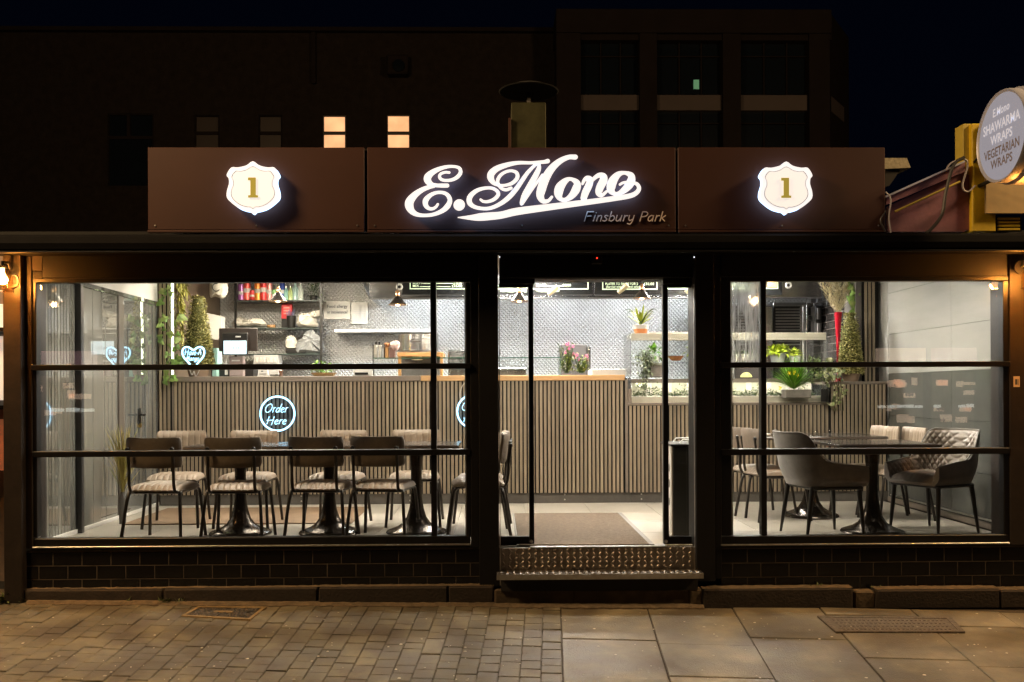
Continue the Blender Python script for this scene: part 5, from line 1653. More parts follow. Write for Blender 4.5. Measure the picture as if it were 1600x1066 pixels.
# waste station between the door and the window
wb = thing('waste_station', 'black waste cabinet with white side and tray rail inside the door', 'waste bin', (at(1067, 830, .45).x, .6, FZ))
Y = 0.42
xa, xb = at(1052, 760, Y).x, at(1128, 760, Y).x
zt_ = at(1065, 694, Y).z
MB().box(xa, xb, Y, Y + .40, FZ + .01, zt_ - .02, .004).build('cabinet', mat('charcoal_board', (0.030, 0.034, 0.034), .4, var=.2), wb)
MB().box(xa - .012, xa - .001, Y + .01, Y + .40, FZ + .01, zt_ - .02, .002).build('side_panel', M_wallw, wb)
MB().box(xa - .02, xb + .01, Y - .02, Y + .41, zt_ - .018, zt_, .004).build('top', M_cap, wb)
q = MB()
for y in (Y + .04, Y + .30): q.tube([(xa + .06, y, zt_ + .005), (xa + .08, y, zt_ + .03), (xb - .05, y, zt_ + .03), (xb - .03, y, zt_ + .005)], .006)
q.build('tray_rail', M_alu, wb, True)
q = MB()
for k, (z, r_) in enumerate(((.52, .030), (.46, .022), (.40, .034), (.33, .026), (.26, .030))):
    q.lathe([(0, -.003), (r_, -.003), (r_ * .8, -.006), (0, -.006)], (xa - .010, Y + .10 + .04 * (k % 2), FZ + z), 12, 'X')
q.build('sticker_print', mat('grey_print', (.2, .2, .19), .6), wb)

# tall grass standing in for a plant reflected in the wall; pot added
M_strawg = mat('straw_grass', (0.34, 0.26, 0.06), 0.6, isl=.5, col2=(0.14, 0.15, 0.03))
gp = thing('reflection_grass', 'straw yellow grass standing in for a reflected plant by the side door', 'plant', (at(186, 800, 1.35).x + .03, 1.35, FZ))
b = MB()
for i in range(90):
    a = ri.uniform(0, 2 * PI); k = ri.uniform(.02, .16)
    h = ri.uniform(.45, .86)
    P = catmull([(0, 0, .25), (k * .3 * math.cos(a), k * .3 * math.sin(a), h * .7), (k * math.cos(a), k * math.sin(a), h)], 4)
    b.tube(P, [.003] * (len(P) - 1) + [.0008], 4)
b.build('blades', M_strawg, gp, world=False)
MB().lathe([(0, 0), (.028, 0), (.030, .20), (.016, .27), (0, .25)], n=20).build('pot', M_skirt, gp, True, world=False)
# ------------------------------------------------------------------ kitchen: hood, menu boards, lamps
hd = thing('extractor_hood', 'stainless extractor hood across the kitchen above the steel wall', 'extractor hood', (0.5, 3.9, 2.5))
Yh = 3.75
xa, xb = at(577, 466, Yh).x, at(1284, 466, Yh).x
zb_, zt_ = at(900, 465.5, Yh).z, at(900, 451, Yh).z
MB().prism([(xa, Yh, zb_), (xa - .10, Yh - .02, zb_ + .22), (xa - .10, YB, zb_ + .22), (xa, YB, zb_)], (0.012, 0, 0)).build('end_plate', M_steel, hd)
MB().box(xa, xb, Yh, Yh + .02, zb_, zt_ + .10, .004).build('front_strip', M_steel, hd)
MB().box(xa, xb, Yh + .02, YB, zb_ + .16, zb_ + .18).build('canopy', M_steel_d, hd)
MB().box(xa, xb, Yh - .012, Yh + .03, zb_ - .012, zb_ + .002, .003).build('lip', M_steel_d, hd)
for px in (640, 700, 880, 1000, 1110):
    x = at(px, 460, Yh).x
    MB().box(x - .22, x + .22, Yh + .25, Yh + .33, zb_ + .10, zb_ + .14, .004).build('tube_light', E_cool, hd)
# menu boards: black boards with chalk-bright print
M_board = mat('black_menu_board', (0.012, 0.013, 0.014), 0.25)
E_chalk = emit('lit_print', (0.84, 1.0, 0.66), 0.85)
Ym = 3.30
def menu(x0, x1, fr, lines, label):
    """fr: frame columns/row of the bright outline; lines: (text, x0, baseline, x1, cap px)"""
    t = thing('menu_board', label, 'menu board', at((x0 + x1) / 2, 462, Ym), group='black menu boards over the kitchen')
    boxpx(x0, 405, x1, 461, Ym, Ym + .03, .003).build('board', M_board, t)
    q = MB(); Yf = Ym - .004
    fx0, fx1, fy = fr
    boxpx(fx0, fy - 1.6, fx1, fy, Yf, Yf + .003, mb=q)
    boxpx(fx0, 410, fx0 + 1.5, fy - 1.7, Yf, Yf + .003, mb=q); boxpx(fx1 - 1.5, 410, fx1, fy - 1.7, Yf, Yf + .003, mb=q)
    q.build('print_frame', E_chalk, t)
    for tx, a, yb_, c_, cap in lines:
        if tx == '_':
            boxpx(a, yb_ - 1.0, c_, yb_, Yf, Yf + .003).build('leader_line', E_chalk, t)
        else:
            text_px(tx, a, yb_, c_, cap, Yf, E_chalk, t, bold=0.012)
    return t
menu(628, 742, (640, 727, 452), [('BUFFS', 645, 444, 660, 3.6), ('_', 661, 443.6, 708, 0), ('£10.00', 709, 444, 722, 3.6), ('MIX', 645, 448.6, 655, 3.6), ('_', 656, 448.4, 704, 0), ('£15.00', 706, 448.6, 722, 3.6)], 'black menu board with MIX line above the steel pot')
menu(745, 826, (742, 823, 452.2), [('_', 760, 447.6, 800, 0), ('£18.20', 802, 448, 818, 3.6), ('Add Chips to Wrap', 782, 456.2, 823, 3.8)], 'black menu board reading Add Chips to Wrap beside the open leaf')
menu(829, 926, (827, 919.5, 452.4), [('CHIPS & SALAD', 838, 440.6, 874, 3.8), ('_', 875, 440, 879, 0), ('£5.00', 879, 440.6, 892, 3.8), ('SALAD', 838, 447.6, 853, 3.8), ('_', 854, 447.4, 878, 0), ('£4.00', 879, 447.6, 892, 3.8), ('• Hummus £3.50', 838, 456.2, 874, 3.6)], 'black menu board reading Chips and Salad in the doorway')
menu(929, 1036, (941, 1027, 452.8), [('PLATER TO SHARE FOR 2', 946, 445.6, 997, 3.8), ('£32.00', 1006, 445.6, 1022, 3.8), ('(Served with rice and salad)', 947, 449.6, 1001, 2.9)], 'black menu board reading Plater to Share in the doorway')
menu(1039, 1130, (1035, 1126, 452), [('DIPS', 1045, 447.6, 1055, 3.4), ('_', 1056, 447.2, 1100, 0)], 'black menu board behind the waste cabinet side of the door')
menu(1133, 1222, (1132, 1216, 451.6), [('DOUBLE BAKLAVA', 1141, 446.6, 1175, 3.6), ('_', 1176, 446.2, 1190, 0), ('£7.00', 1199, 441.5, 1210, 3.4)], 'black menu board reading Double Baklava behind misted glass')
# menu photo on the last board
MB().box(at(1199, 445, Ym - .006).x, at(1214, 445, Ym - .006).x, Ym - .007, Ym - .004, at(1205, 449, Ym).z, at(1205, 441, Ym).z).build('picture', mat('food_picture', (0.6, 0.42, 0.16), .4, var=.6, vscale=25), bpy.data.objects['menu_board.005'])
for px, py in ((864, 455.5), (973, 452.5), (1079, 452.5)):
    c = at(px, py, 3.0)
    t = thing('spotlight', 'small cream spotlight head hanging before the menu boards at the %s' % {864: 'Hummus line', 973: 'Served with rice line', 1079: 'Dips board'}[px], 'spotlight', c, group='cream spotlights before the menu boards')
    MB().tube([c + Vector((.05, -.02, .045)), c + Vector((-.045, .02, -.03))], [.030, .022], 12).build('head', mat('cream_metal', (.78, .70, .48), .4), t, True)
    MB().tube([c + Vector((.02, 0, .03)), c + Vector((.02, 0, .45))], .006, 6).build('stem', M_cap, t, True)
for px, py in ((624, 448.5), (1232, 446)):
    c = at(px, py, 2.95)
    t = thing('dome_camera', 'white ringed ceiling dome camera %s' % ('above the copper pendant by the steel pot' if px < 800 else 'behind the window by the pampas vase'), 'camera', c, group='white ringed dome cameras')
    MB().tube([(c.x + .026 * math.cos(a), c.y, c.z + .026 * math.sin(a)) for a in [2 * PI * k / 20 for k in range(20)]], .010, 7, closed=True).build('ring', mat('white_plastic', (.8, .8, .76), .4), t, True)
    MB().lathe([(0, 0), (.02, 0), (0, -.012)], c, 12, 'Y').build('lens', M_cap, t, True)
    MB().box(c.x - .006, c.x + .006, c.y + .01, c.y + .03, c.z, 2.88).build('drop_stem', M_cap, t)

# pendant lamps: black cones lined with copper
M_cone = mat('black_pendant', (0.020, 0.017, 0.015), 0.25)
M_copper = mat('copper_lining', (0.75, 0.36, 0.18), 0.28, 0.9)
M_brass = mat('copper_cap', (0.80, 0.50, 0.28), 0.25, 1.0)
def pendant(px, rim, Y, label, n):
    c = at(px, rim, Y); r = 14.3 / scale_at(Y)
    t = thing('pendant_lamp', label, 'pendant lamp', c, group='small black cone pendants over the counter')
    MB().lathe([(r, 0), (r * .22, r * .95), (r * .20, r * .98)], c, 28).build('shade', M_cone, t, True)
    MB().lathe([(r * .985, 0.0015), (r * .21, r * .93)], c, 28).build('lining', M_copper, t, True)
    MB().tube([(c.x + r * math.cos(a), Y + r * math.sin(a), c.z) for a in [2 * PI * k / 28 for k in range(28)]], .0032, 6, closed=True).build('rim', M_brass, t, True)
    MB().lathe([(r * .22, r * .95), (r * .24, r * 1.15), (r * .18, r * 1.3), (r * .22, r * 1.36), (r * .12, r * 1.6), (0, r * 1.62)], c, 16).build('fitting', M_brass, t, True)
    MB().tube([(c.x, Y, c.z + r * 1.6), (c.x, Y, 2.88)], .004, 6).build('flex', M_cap, t, True)
    MB().lathe([(0, -.012), (r * .26, -.004), (r * .34, r * .12), (r * .25, r * .32), (r * .1, r * .5)], c, 16).build('bulb', E_bulb, t, True)
    l = bpy.data.lights.new('pendant_glow', 'POINT'); l.energy = 2.2; l.color = (1, .62, .32); l.shadow_soft_size = .02
    o = bpy.data.objects.new('pendant_glow', l); COL.objects.link(o); o.parent = t; o.location = (0, 0, -.03)
pendant(434.5, 471, 2.85, 'black cone pendant in front of the drinks shelf', 0)
pendant(621.5, 476.5, 2.72, 'black cone pendant with bright copper rim over the steel pot', 1)
pendant(811.5, 471, 2.85, 'black cone pendant beside the open sliding leaf', 2)
pendant(1003, 466.5, 2.85, 'black cone pendant above the potted bromeliad', 3)
pendant(1183, 465, 2.85, 'black cone pendant blurred behind the misted pane', 4)

# ------------------------------------------------------------------ back shelves at the till
Ys = 4.45
sh = thing('shelf_rack', 'dark tiered shelf rack behind the till', 'shelving', (at(440, 560, Ys).x, Ys, 1.4))
M_sh = mat('smoked_shelf', (0.05, 0.065, 0.06), 0.2)
for y in (470.5, 513.5, 553.5):
    z = at(438, y, Ys).z
    MB().box(at(372, y, Ys).x, at(506, y, Ys).x, Ys - .12, Ys + .16, z - .016, z, .003).build('shelf', M_sh, sh)
for px in (372.5, 504.5):
    MB().box(at(px, 500, Ys).x - .012, at(px, 500, Ys).x + .012, Ys - .13, Ys - .105, 1.2, 2.87).build('upright', M_cap, sh)
def on(px, yb_, Y=Ys - .05): return at(px, yb_, Y)
cans = [(377, 12, 26, (.35, .12, .35), 'purple'), (386, 13, 34, (.75, .10, .08), 'red and white'), (394, 10, 16, (.70, .06, .06), 'short red'), (403, 12, 32, (.85, .28, .04), 'orange'), (412, 13, 36, (.72, .05, .05), 'tall red'),
        (421, 11, 30, (.75, .30, .28), 'pale red'), (429, 10, 17, (.25, .50, .20), 'short green'), (441, 9, 30, (.06, .10, .40), 'dark blue')]
zs_ = at(438, 470.5, Ys).z
for px, w, h, c_, nm in cans:
    s = scale_at(Ys - .05); r = w / s / 2.3; H = h / s
    x = at(px, 460, Ys - .05).x
    t = thing('drinks_can', '%s drinks can on the top shelf behind the till' % nm, 'drinks can', (x, Ys - .05, zs_ + .001), group='drinks on the top shelf')
    MB().lathe([(0, 0), (r * .85, 0), (r, .006), (r, H - .008), (r * .8, H - .001), (0, H - .002)], n=16).build('can', mat('can_' + nm.replace(' ', '_'), c_, .3, .3, var=.3, vscale=30), t, True, world=False)
    MB().lathe([(r * 1.003, H * .35), (r * 1.003, H * .55)], n=16).build("label_band", M_wallw, t, True, world=False)
for px, w, h, c_, nm in ((447, 10, 22, (.30, .55, .50), 'pale blue'), (454, 10, 22, (.45, .55, .25), 'lime'), (461.5, 11, 30, (.35, .50, .48), 'tall clear'), (470, 11, 27, (.60, .66, .62), 'white capped')):
    s = scale_at(Ys - .05); r = w / s / 2.4; H = h / s
    x = at(px, 460, Ys - .05).x
    t = thing('glass_bottle', '%s bottle on the top shelf behind the till' % nm, 'bottle', (x, Ys - .05, zs_ + .001), group='bottles on the top shelf')
    MB().lathe([(0, 0), (r, 0), (r, H * .62), (r * .4, H * .78), (r * .4, H * .95), (0, H * .95)], n=16).build('glass', mat('bottle_' + nm.replace(' ', '_'), c_, .08), t, True, world=False)
    MB().lathe([(r * .46, H * .92), (r * .46, H), (0, H)], n=12).build('cap', M_alu, t, True, world=False)
M_leafd = mat('dark_leaf', (0.045, 0.085, 0.022), 0.5, isl=.6)
M_leafb = mat('bright_leaf', (0.13, 0.30, 0.02), 0.5, isl=.4)
M_leafl = mat('lime_leaf', (0.38, 0.46, 0.03), 0.5, isl=.35)
M_leafv = mat('variegated_leaf', (0.17, 0.22, 0.09), 0.5, isl=.4, col2=(0.62, 0.60, 0.36))
M_white = mat('white_ceramic', (0.62, 0.61, 0.58), 0.45)
M_terra = mat('terracotta', (0.52, 0.20, 0.07), 0.7, var=.2, vscale=20)
def bush(name, label, c, rad, n, L, Wd, m, up=.6, rz_=1.0, cat='plant', pot=None, potm=None, seed=1):
    """leaves springing from a base point c over a dome of radius rad"""
    t = thing(name, label, cat, c)
    rr = random.Random(seed); b = MB()
    for i in range(n):
        a = rr.uniform(0, 2 * PI); e = rr.uniform(-.15, 1.45) if up < .9 else rr.uniform(.4, 1.45)
        k = rad * rr.uniform(.25, 1)
        p = c + Vector((math.cos(a) * math.cos(e) * k, math.sin(a) * math.cos(e) * k, math.sin(e) * k * rz_))
        b.leaf(p, (math.cos(a) * math.cos(e) + rr.uniform(-.5, .5), math.sin(a) * math.cos(e) + rr.uniform(-.5, .5), math.sin(e) + rr.uniform(-.7, .4)), L * rr.uniform(.7, 1.3), Wd, bend=.25)
    b.build('foliage', m, t)
    if pot:
        r, h = pot
        MB().lathe([(0, c.z - h), (r * .78, c.z - h), (r, c.z - .004), (r * .9, c.z), (0, c.z - .006)], (c.x, c.y, 0), 20).build('pot', potm, t, True)
    return t
def blades(name, label, c, n, L, w, m, spread=.9, seed=2, pot=None, potm=None, cat='plant', droop=.5):
    t = thing(name, label, cat, c)
    rr = random.Random(seed); b = MB()
    for i in range(n):
        a = rr.uniform(0, 2 * PI); e = rr.uniform(.15, 1) * spread; l = L * rr.uniform(.6, 1.05)
        dirv = Vector((math.cos(a), math.sin(a), 0)); side = Vector((-math.sin(a), math.cos(a), 0))
        rows = []
        for k in range(6):
            u = k / 5
            p = c + dirv * (l * u * math.sin(e)) + Vector((0, 0, l * u * math.cos(e) - droop * l * math.sin(e) * u * u * .8))
            ww = w * (.55 + .9 * u) * (1 - u) ** .6 if u < 1 else .0005
            rows.append([p - side * ww / 2, p + Vector((0, 0, -ww * .12)), p + side * ww / 2])
        b.grid(rows)
    b.build('foliage', m, t, 60)
    if pot:
        r, h = pot
        MB().lathe([(0, c.z - h), (r * .72, c.z - h), (r, c.z - .004), (r * .9, c.z), (0, c.z - .006)], (c.x, c.y, 0), 24).build('pot', potm, t, True)
    return t
c = at(490, 462, Ys - .05)
bush('potted_plant', 'spiky green plant in a black pot at the end of the top shelf', c, .14, 150, .07, .012, M_leafd, pot=(.05, .075), potm=M_cap, seed=4)
# crumpled bags and folded packs: lumpy closed shapes
M_bag = mat('white_paper_bag', (0.56, 0.53, 0.47), 0.7, var=.2, vscale=14)
M_plas = mat('clear_plastic_bag', (0.30, 0.31, 0.32), 0.3, var=.35, vscale=22)
def lump(name, label, cat, outline, Y, depth, m, seed=1, wob=.012):
    rr = random.Random(seed)
    P = [at(x, y, Y) for x, y in catmull(outline, 3, True)]
    ctr = sum(P, Vector()) / len(P)
    t = thing(name, label, cat, (ctr.x, Y, min(p.z for p in P)))
    rings = []
    for k, (sc_, dy) in enumerate(((.0, -.5), (.35, -.5), (.75, -.42), (1.0, -.15), (1.0, .15), (.7, .5), (0, .5))):
        rings.append([ctr + (p - ctr) * sc_ + Vector((rr.uniform(-wob, wob) * (0 < sc_ < 1), dy * depth + rr.uniform(-wob, wob) * (.2 < sc_ < 1.1) * 1.4, rr.uniform(-wob, wob) * (0 < sc_ < 1))) for p in P])
    b = MB(); b.grid([[rings[k][i] for k in range(7)] for i in range(len(P))], closed=True)
    b.build('body', m, t, 35)
    return t
lump('paper_bag', 'rumpled white bag lying on the middle shelf left of the black cup', 'bag', [(363, 510), (369, 497), (377, 496), (386, 501), (396, 499), (406, 498), (415, 504), (414, 511), (390, 511)], Ys - .05, .16, M_bag, 1)
lump('paper_bag', 'pile of white wrapped packs at the end of the middle shelf', 'bag', [(467, 511), (466, 494), (478, 490), (492, 486), (503, 485), (503, 493), (495, 500), (497, 511)], Ys - .05, .16, M_bag, 2)
lump('plastic_bag', 'crumpled clear plastic bag slumped on the bottom shelf', 'bag', [(467, 552), (465, 535), (474, 528), (480, 516), (488, 513), (494, 521), (503, 530), (506, 545), (503, 552)], Ys - .05, .18, M_plas, 3, .02)
lump('paper_pack', 'cream folded pack standing on a black tray on the bottom shelf', 'pack', [(446, 545), (448, 528), (455, 524), (463, 530), (465, 545)], Ys - .05, .10, M_bag, 4, .006)
tr_ = thing('black_tray', 'low black tray under the cream pack', 'tray', at(455, 551, Ys - .06)); boxpx(446, 545.5, 478, 552, Ys - .10, Ys + .05, .004).build('tray', M_cap, tr_)
cup = thing('black_cup', 'black cup of cutlery on the middle shelf', 'cup', at(455, 512, Ys - .05))
c = at(455, 512.5, Ys - .05); MB().lathe([(0, 0), (.045, 0), (.055, .14), (.05, .14), (.04, .01)], c, 18).build('cup', M_cap, cup, True)
q = MB()
for k in range(6): q.tube([c + Vector((.01 * (k - 3), 0, .08)), c + Vector((.018 * (k - 3), .01 * (k % 2), .19 + .015 * (k % 3)))], .005, 5)
q.build('cutlery', mat('blue_handle', (.05, .06, .16), .3), cup, True)
rbx = thing('red_box', 'upright red box beside the black cup on the middle shelf', 'box', at(446, 512, Ys - .02))
boxpx(439.5, 474.5, 456, 498, Ys + .02, Ys + .08, .003).build('card', mat('red_card', (.50, .02, .025), .4), rbx)
boxpx(440, 498.5, 455, 511.5, Ys + .02, Ys + .08, .003).build('base', M_cap, rbx)
for k in range(3): boxpx(443, 480 + k * 4.5, 452, 482 + k * 4.5, Ys + .017, Ys + .019).build('print', mat('red_print', (.7, .25, .22), .5), rbx)
rl = thing('tape_roll', 'brown tape roll between the white bag and the black cup', 'roll', at(424, 512, Ys - .05))
MB().lathe([(.03, 0), (.052, 0), (.052, .03), (.03, .03)], at(424, 512, Ys - .05), 20).build('roll', mat('brown_tape', (.36, .20, .08), .4), rl, True)
# carved box of wooden letters at counter level, glassware
dbx = thing('grey_crate', 'grey patterned crate below the bottom shelf', 'crate', at(416, 570, 4.2))
boxpx(396, 555, 435, 586, 4.2, 4.4, .004).build('crate', mat('pale_crate', (.42, .41, .40), .5), dbx)
for k in range(6): boxpx(400 + k * 5.6, 559, 403 + k * 5.6, 566.5, 4.185, 4.198, .002).build('bar', M_bag, dbx)
gw = thing('glass_tumblers', 'row of small glasses on the bottom shelf', 'glasses', at(425, 552, Ys - .06))
for k, px in enumerate((409, 416, 423, 430)):
    MB().lathe([(0, 0), (.020, 0), (.024, .10), (.021, .10), (.017, .01)], at(px, 552.5, Ys - .06), 14).build('tumbler', G_case, gw, True)
# till: back of a large screen, customer display on a stand
tl_ = thing('till', 'black till with a lit customer screen on the counter', 'till', at(372, 588, 2.95))
boxpx(342, 513, 402, 549, 3.02, 3.05, .006).build('monitor', mat('till_brown', (.035, .026, .022), .35), tl_)
cd = boxpx(347, 520, 387, 555, 2.92, 2.95, .008).build('display_housing', M_cap, tl_)
boxpx(349.3, 532.5, 385, 553.5, 2.916, 2.9195).build('screen', emit('till_screen', (.70, .88, 1.0), .85), cd)
text_px('16:38', 361, 545.5, 374, 4.2, 2.914, mat('screen_print', (.25, .32, .40), .5), cd)
boxpx(368, 525, 376, 527.2, 2.914, 2.918).build('maker_plate', M_white, cd)
boxpx(351, 556, 355, 586, 2.96, 3.0, .004).build('stand', M_white, tl_)
boxpx(358, 557, 380, 588, 2.97, 3.05, .006).build('printer', mat('till_pink_grey', (.30, .24, .23), .4), tl_)
boxpx(362, 562.5, 374, 564.5, 2.955, 2.969).build('paper_slot', M_white, tl_)
boxpx(330, 576, 396, 589, 3.1, 3.3, .004).build('cash_drawer', M_cap, tl_)
cs = thing('card_sign', 'small white folded sign on the counter by the till', 'sign', at(411, 589, 2.9))
MB().prism([at(*p, 2.86) for p in [(402, 589), (420, 589), (417, 577.5), (404, 577.5)]], (0, .04, 0)).build('card', M_white, cs)
boxpx(408, 579.5, 411, 581, 2.855, 2.858).build('print', M_ink, cs); boxpx(405, 584, 416, 584.8, 2.855, 2.858).build('print', M_ink, cs)
pm_ = thing('pepper_mill', 'small brown pepper mill on the counter', 'mill', at(439, 589, 2.9))
MB().lathe([(0, 0), (.022, 0), (.015, .03), (.024, .06), (.012, .072), (0, .075)], at(439, 589, 2.9), 16).build('body', mat('dark_wood', (.10, .05, .03), .4), pm_, True)
bsk = thing('leaf_tray', 'tray of green salad leaves on the counter', 'tray', at(505, 589, 3.0))
MB().lathe([(0, 0), (.10, 0), (.135, .035), (.12, .035), (.09, .01)], at(506, 588, 3.0), 24).build('dish', mat('wood_dish', (.40, .26, .12), .5), bsk, True)
b = MB(); rr = random.Random(5)
for i in range(70):
    p = at(506, 575, 3.0) + Vector((rr.uniform(-.12, .12), rr.uniform(-.06, .06), rr.uniform(-.05, .05)))
    b.leaf(p, (rr.uniform(-1, 1), rr.uniform(-1, 1), rr.uniform(-.2, 1)), .06, .035)
b.build('leaves', M_leafb, bsk)
pc = thing('paper_carton', 'white carton with a dark handle on the work counter', 'carton', at(568, 588, 3.4))
boxpx(553, 573, 582, 590, 3.4, 3.6, .004).build('carton', M_white, pc); boxpx(554, 582, 575, 585.5, 3.385, 3.399).build('handle', M_cap, pc)
ep = thing('teal_folder', 'pale teal folder standing behind the heart sign', 'folder', at(335, 588, 3.0)); boxpx(331.5, 544, 338, 588, 3.0, 3.2, .002).build('cover', mat('teal_card', (.30, .52, .48), .5), ep)
pb = thing('paper_towel_box', 'white paper towel dispenser on the brown kitchen side wall', 'dispenser', at(335, 530, 3.9)); 
MB().prism([at(*p, 3.9) for p in [(322, 489), (346, 494), (345, 529), (337, 531), (324, 528)]], (0, .15, 0)).build('cover', M_white, pb)
jk = thing('white_jacket', 'pale jacket hanging at the top of the brown side wall', 'jacket', at(340, 460, 3.8))
lump_ = [(330, 436), (352, 438), (356, 456), (348, 467), (336, 463), (328, 464)]
P = [at(x, y, 3.8) for x, y in catmull(lump_, 3, True)]; ctr = sum(P, Vector()) / len(P)
b = MB(); b.grid([[ctr + (p - ctr) * k + Vector((0, dy, 0)) for k, dy in ((0, -.06), (.6, -.05), (1, 0), (.8, .05), (0, .05))] for p in P], closed=True); b.build('cloth', M_bag, jk, 40)
MB().tube([at(338 + 6 * math.cos(a), 449 + 6 * math.sin(a), 3.72) for a in [PI * k / 10 for k in range(2, 17)]], .006, 6).build('lanyard', M_cap, jk, True)

# notices and the pale wall shelf
for (x0, y0, x1, y1, lab, tx) in ((506, 471, 547.5, 499, 'white food allergy notice on the steel wall', True), (549, 472.5, 575, 506.5, 'white chart sheet on the steel wall beside the allergy notice', False)):
    Yp = YB - .03
    t = thing('wall_notice', lab, 'notice', at((x0 + x1) / 2, y1, Yp))
    boxpx(x0, y0, x1, y1, Yp, Yp + .008, .001).build('sheet', M_white, t)
    if tx:
        text_px('Food allergy', 511, 481, 543, 4.6, Yp - .002, M_ink, t, bold=.03)
        text_px('or intolerance?', 511, 490, 543, 4.6, Yp - .002, M_ink, t, bold=.03)
    else:
        q = MB()
        for k in range(9): boxpx(553, 478 + k * 2.9, 571, 478.4 + k * 2.9, Yp - .003, Yp - .001, mb=q)
        boxpx(562.5, 477, 562.9, 503, Yp - .003, Yp - .001, mb=q)
        q.build('print', mat('grey_ink', (.4, .42, .45), .6), t)
ws = thing('wall_shelf', 'long pale steel shelf on the kitchen wall', 'shelf', at(598, 518, 4.45))
boxpx(522, 514, 676, 519.5, 4.42, YB - .012, .003).build('shelf', mat('pale_steel', (.75, .77, .76), .3, .6), ws)

# ------------------------------------------------------------------ work counter behind, pot on a wooden stand, utensils
wk = thing('work_counter', 'stainless work counter along the kitchen wall', 'counter', (0.3, 4.2, FZ))
MB().box(at(505, 588, 4.0).x, at(985, 588, 4.0).x, 3.95, YB - .02, 1.60, 1.66, .004).build('worktop', M_steel, wk)
MB().box(at(505, 588, 4.0).x, at(985, 588, 4.0).x, 4.0, YB - .02, FZ, 1.599).build('cabinet', M_steel_d, wk)
pt_ = thing('steel_pot', 'wide polished steel drum standing on a timber stand', 'pot', at(652, 549, 3.6))
c = at(652, 549.5, 3.65); r = 33 / scale_at(3.65)
hh = at(652, 523.5, 3.65).z - c.z
MB().lathe([(0, 0), (r, 0), (r, hh - .004), (r * 1.02, hh), (0, hh + .004)], c, 48).build('drum', M_steel, pt_, 40)
MB().box(c.x - .06, c.x + .06, c.y - r - .015, c.y - r, c.z + hh * .5, c.z + hh * .62, .004).build('catch', M_steel_d, pt_)
wf = thing('timber_stand', 'light timber stand under the steel drum', 'stand', at(658, 588, 3.45))
M_pine = mat('pine', (.58, .31, .12), .5, var=.15, vscale=6)
boxpx(621, 550.5, 692, 557, 3.42, 3.9, .003).build('top_rail', M_pine, wf)
for px in (622, 687.5): boxpx(px, 557.2, px + 4.5, 590, 3.43, 3.48, .003).build('leg', M_pine, wf)
boxpx(626.5, 558, 687, 590, 3.75, 3.77).build('back_panel', M_steel_d, wf)
lb = thing('cream_bowl', 'cream bowl under the timber stand', 'bowl', at(652, 565, 3.5)); MB().lathe([(0, .055), (.05, .045), (.062, .01), (.03, 0), (0, 0)], at(652, 564, 3.5), 20).build('bowl', mat('cream_glaze', (.75, .66, .42), .3), lb, True)
ur = thing('utensil_rack', 'wooden rack of cutlery boxes on the glass screen', 'rack', at(600, 561, 2.75))
for k, (x0, x1, m) in enumerate(((583.5, 588.5, M_bag), (591.5, 595.5, M_bag), (599.5, 601.5, M_steel), (602, 606.5, M_pine), (608, 617, mat('rosewood', (.22, .12, .10), .4)))):
    boxpx(x0, 539 if k < 3 else 543, x1, 560.5, 2.72, 2.80, .002).build('holder', m, ur)
for px in (587.5, 592.8):
    MB().lathe([(0, 0), (.008, 0), (.010, .025), (.006, .03), (0, .03)], at(px, 538.5, 2.76), 10).build('knob', M_cap, ur, True)
boxpx(582.3, 538, 583.3, 586, 2.71, 2.73).build('rail', M_cap, ur)
gc = thing('pink_cloth_bundle', 'bundled pale pink cloth on the utensil rack', 'cloth', at(622, 550, 2.76))
lumpP = [(611, 545), (609, 538), (615, 533), (623, 533), (625, 540), (621, 548), (615, 550)]
P = [at(x, y, 2.76) for x, y in catmull(lumpP, 3, True)]; ctr = sum(P, Vector()) / len(P)
b = MB(); b.grid([[ctr + (p - ctr) * k + Vector((0, dy, 0)) for k, dy in ((0, -.06), (.6, -.05), (1, 0), (.8, .05), (0, .05))] for p in P], closed=True); b.build('cloth', mat('pink_cloth', (.62, .45, .42), .8, var=.2, vscale=30), gc, 60)
oj = thing('copper_jug', 'orange copper jug on the utensil rack', 'jug', at(605, 543, 2.76)); MB().lathe([(0, 0), (.024, 0), (.03, .02), (.026, .045), (0, .05)], at(604.5, 543, 2.76), 16).build('body', M_copper, oj, True)
# glass screen on the counter
gs = thing('glass_screen', 'low clear glass screen along the beech counter top', 'screen', (at(735, 588, 2.7).x, 2.7, z_top))
Yg = 2.70
xa, xb = at(583, 570, Yg).x, at(875, 570, Yg).x
zt_ = at(730, 559.5, Yg).z
MB().box(xa, xb, Yg, Yg + .006, z_top, zt_).build('pane', G_case, gs)
MB().box(xa, xb, Yg - .001, Yg + .30, zt_ + .0005, zt_ + .006).build('top_pane', G_case, gs)
E_ = mat('green_glass_edge', (.05, .16, .10), .2)
q = MB(); q.box(xa, xb, Yg - .003, Yg - .0015, zt_ - .002, zt_ + .006); q.box(xb + .0005, xb + .004, Yg - .003, Yg + .006, z_top, zt_ + .006)
q.build('polished_edge', E_, gs)
for px, w_, lab in ((716, 24, 'steel food pan behind the glass screen near the window pillar'), (800, 44, 'steel food pan behind the glass screen in the side glass')):
    t = thing('food_pan', lab, 'food pan', at(px, 588, 3.2)); boxpx(px - w_ / 2, 575, px + w_ / 2, 589, 3.2, 3.5, .005).build('pan', M_steel, t)
sb_ = thing('steel_box', 'brushed steel machine standing behind the flower jars', 'machine', at(902, 588, 3.5))
boxpx(876, 538, 918, 589, 3.5, 3.9, .01).build('casing', mat('pale_casing', (.20, .20, .21), .3, .7), sb_); boxpx(918.5, 541, 923, 589, 3.48, 3.9, .008).build('side', M_steel, sb_)
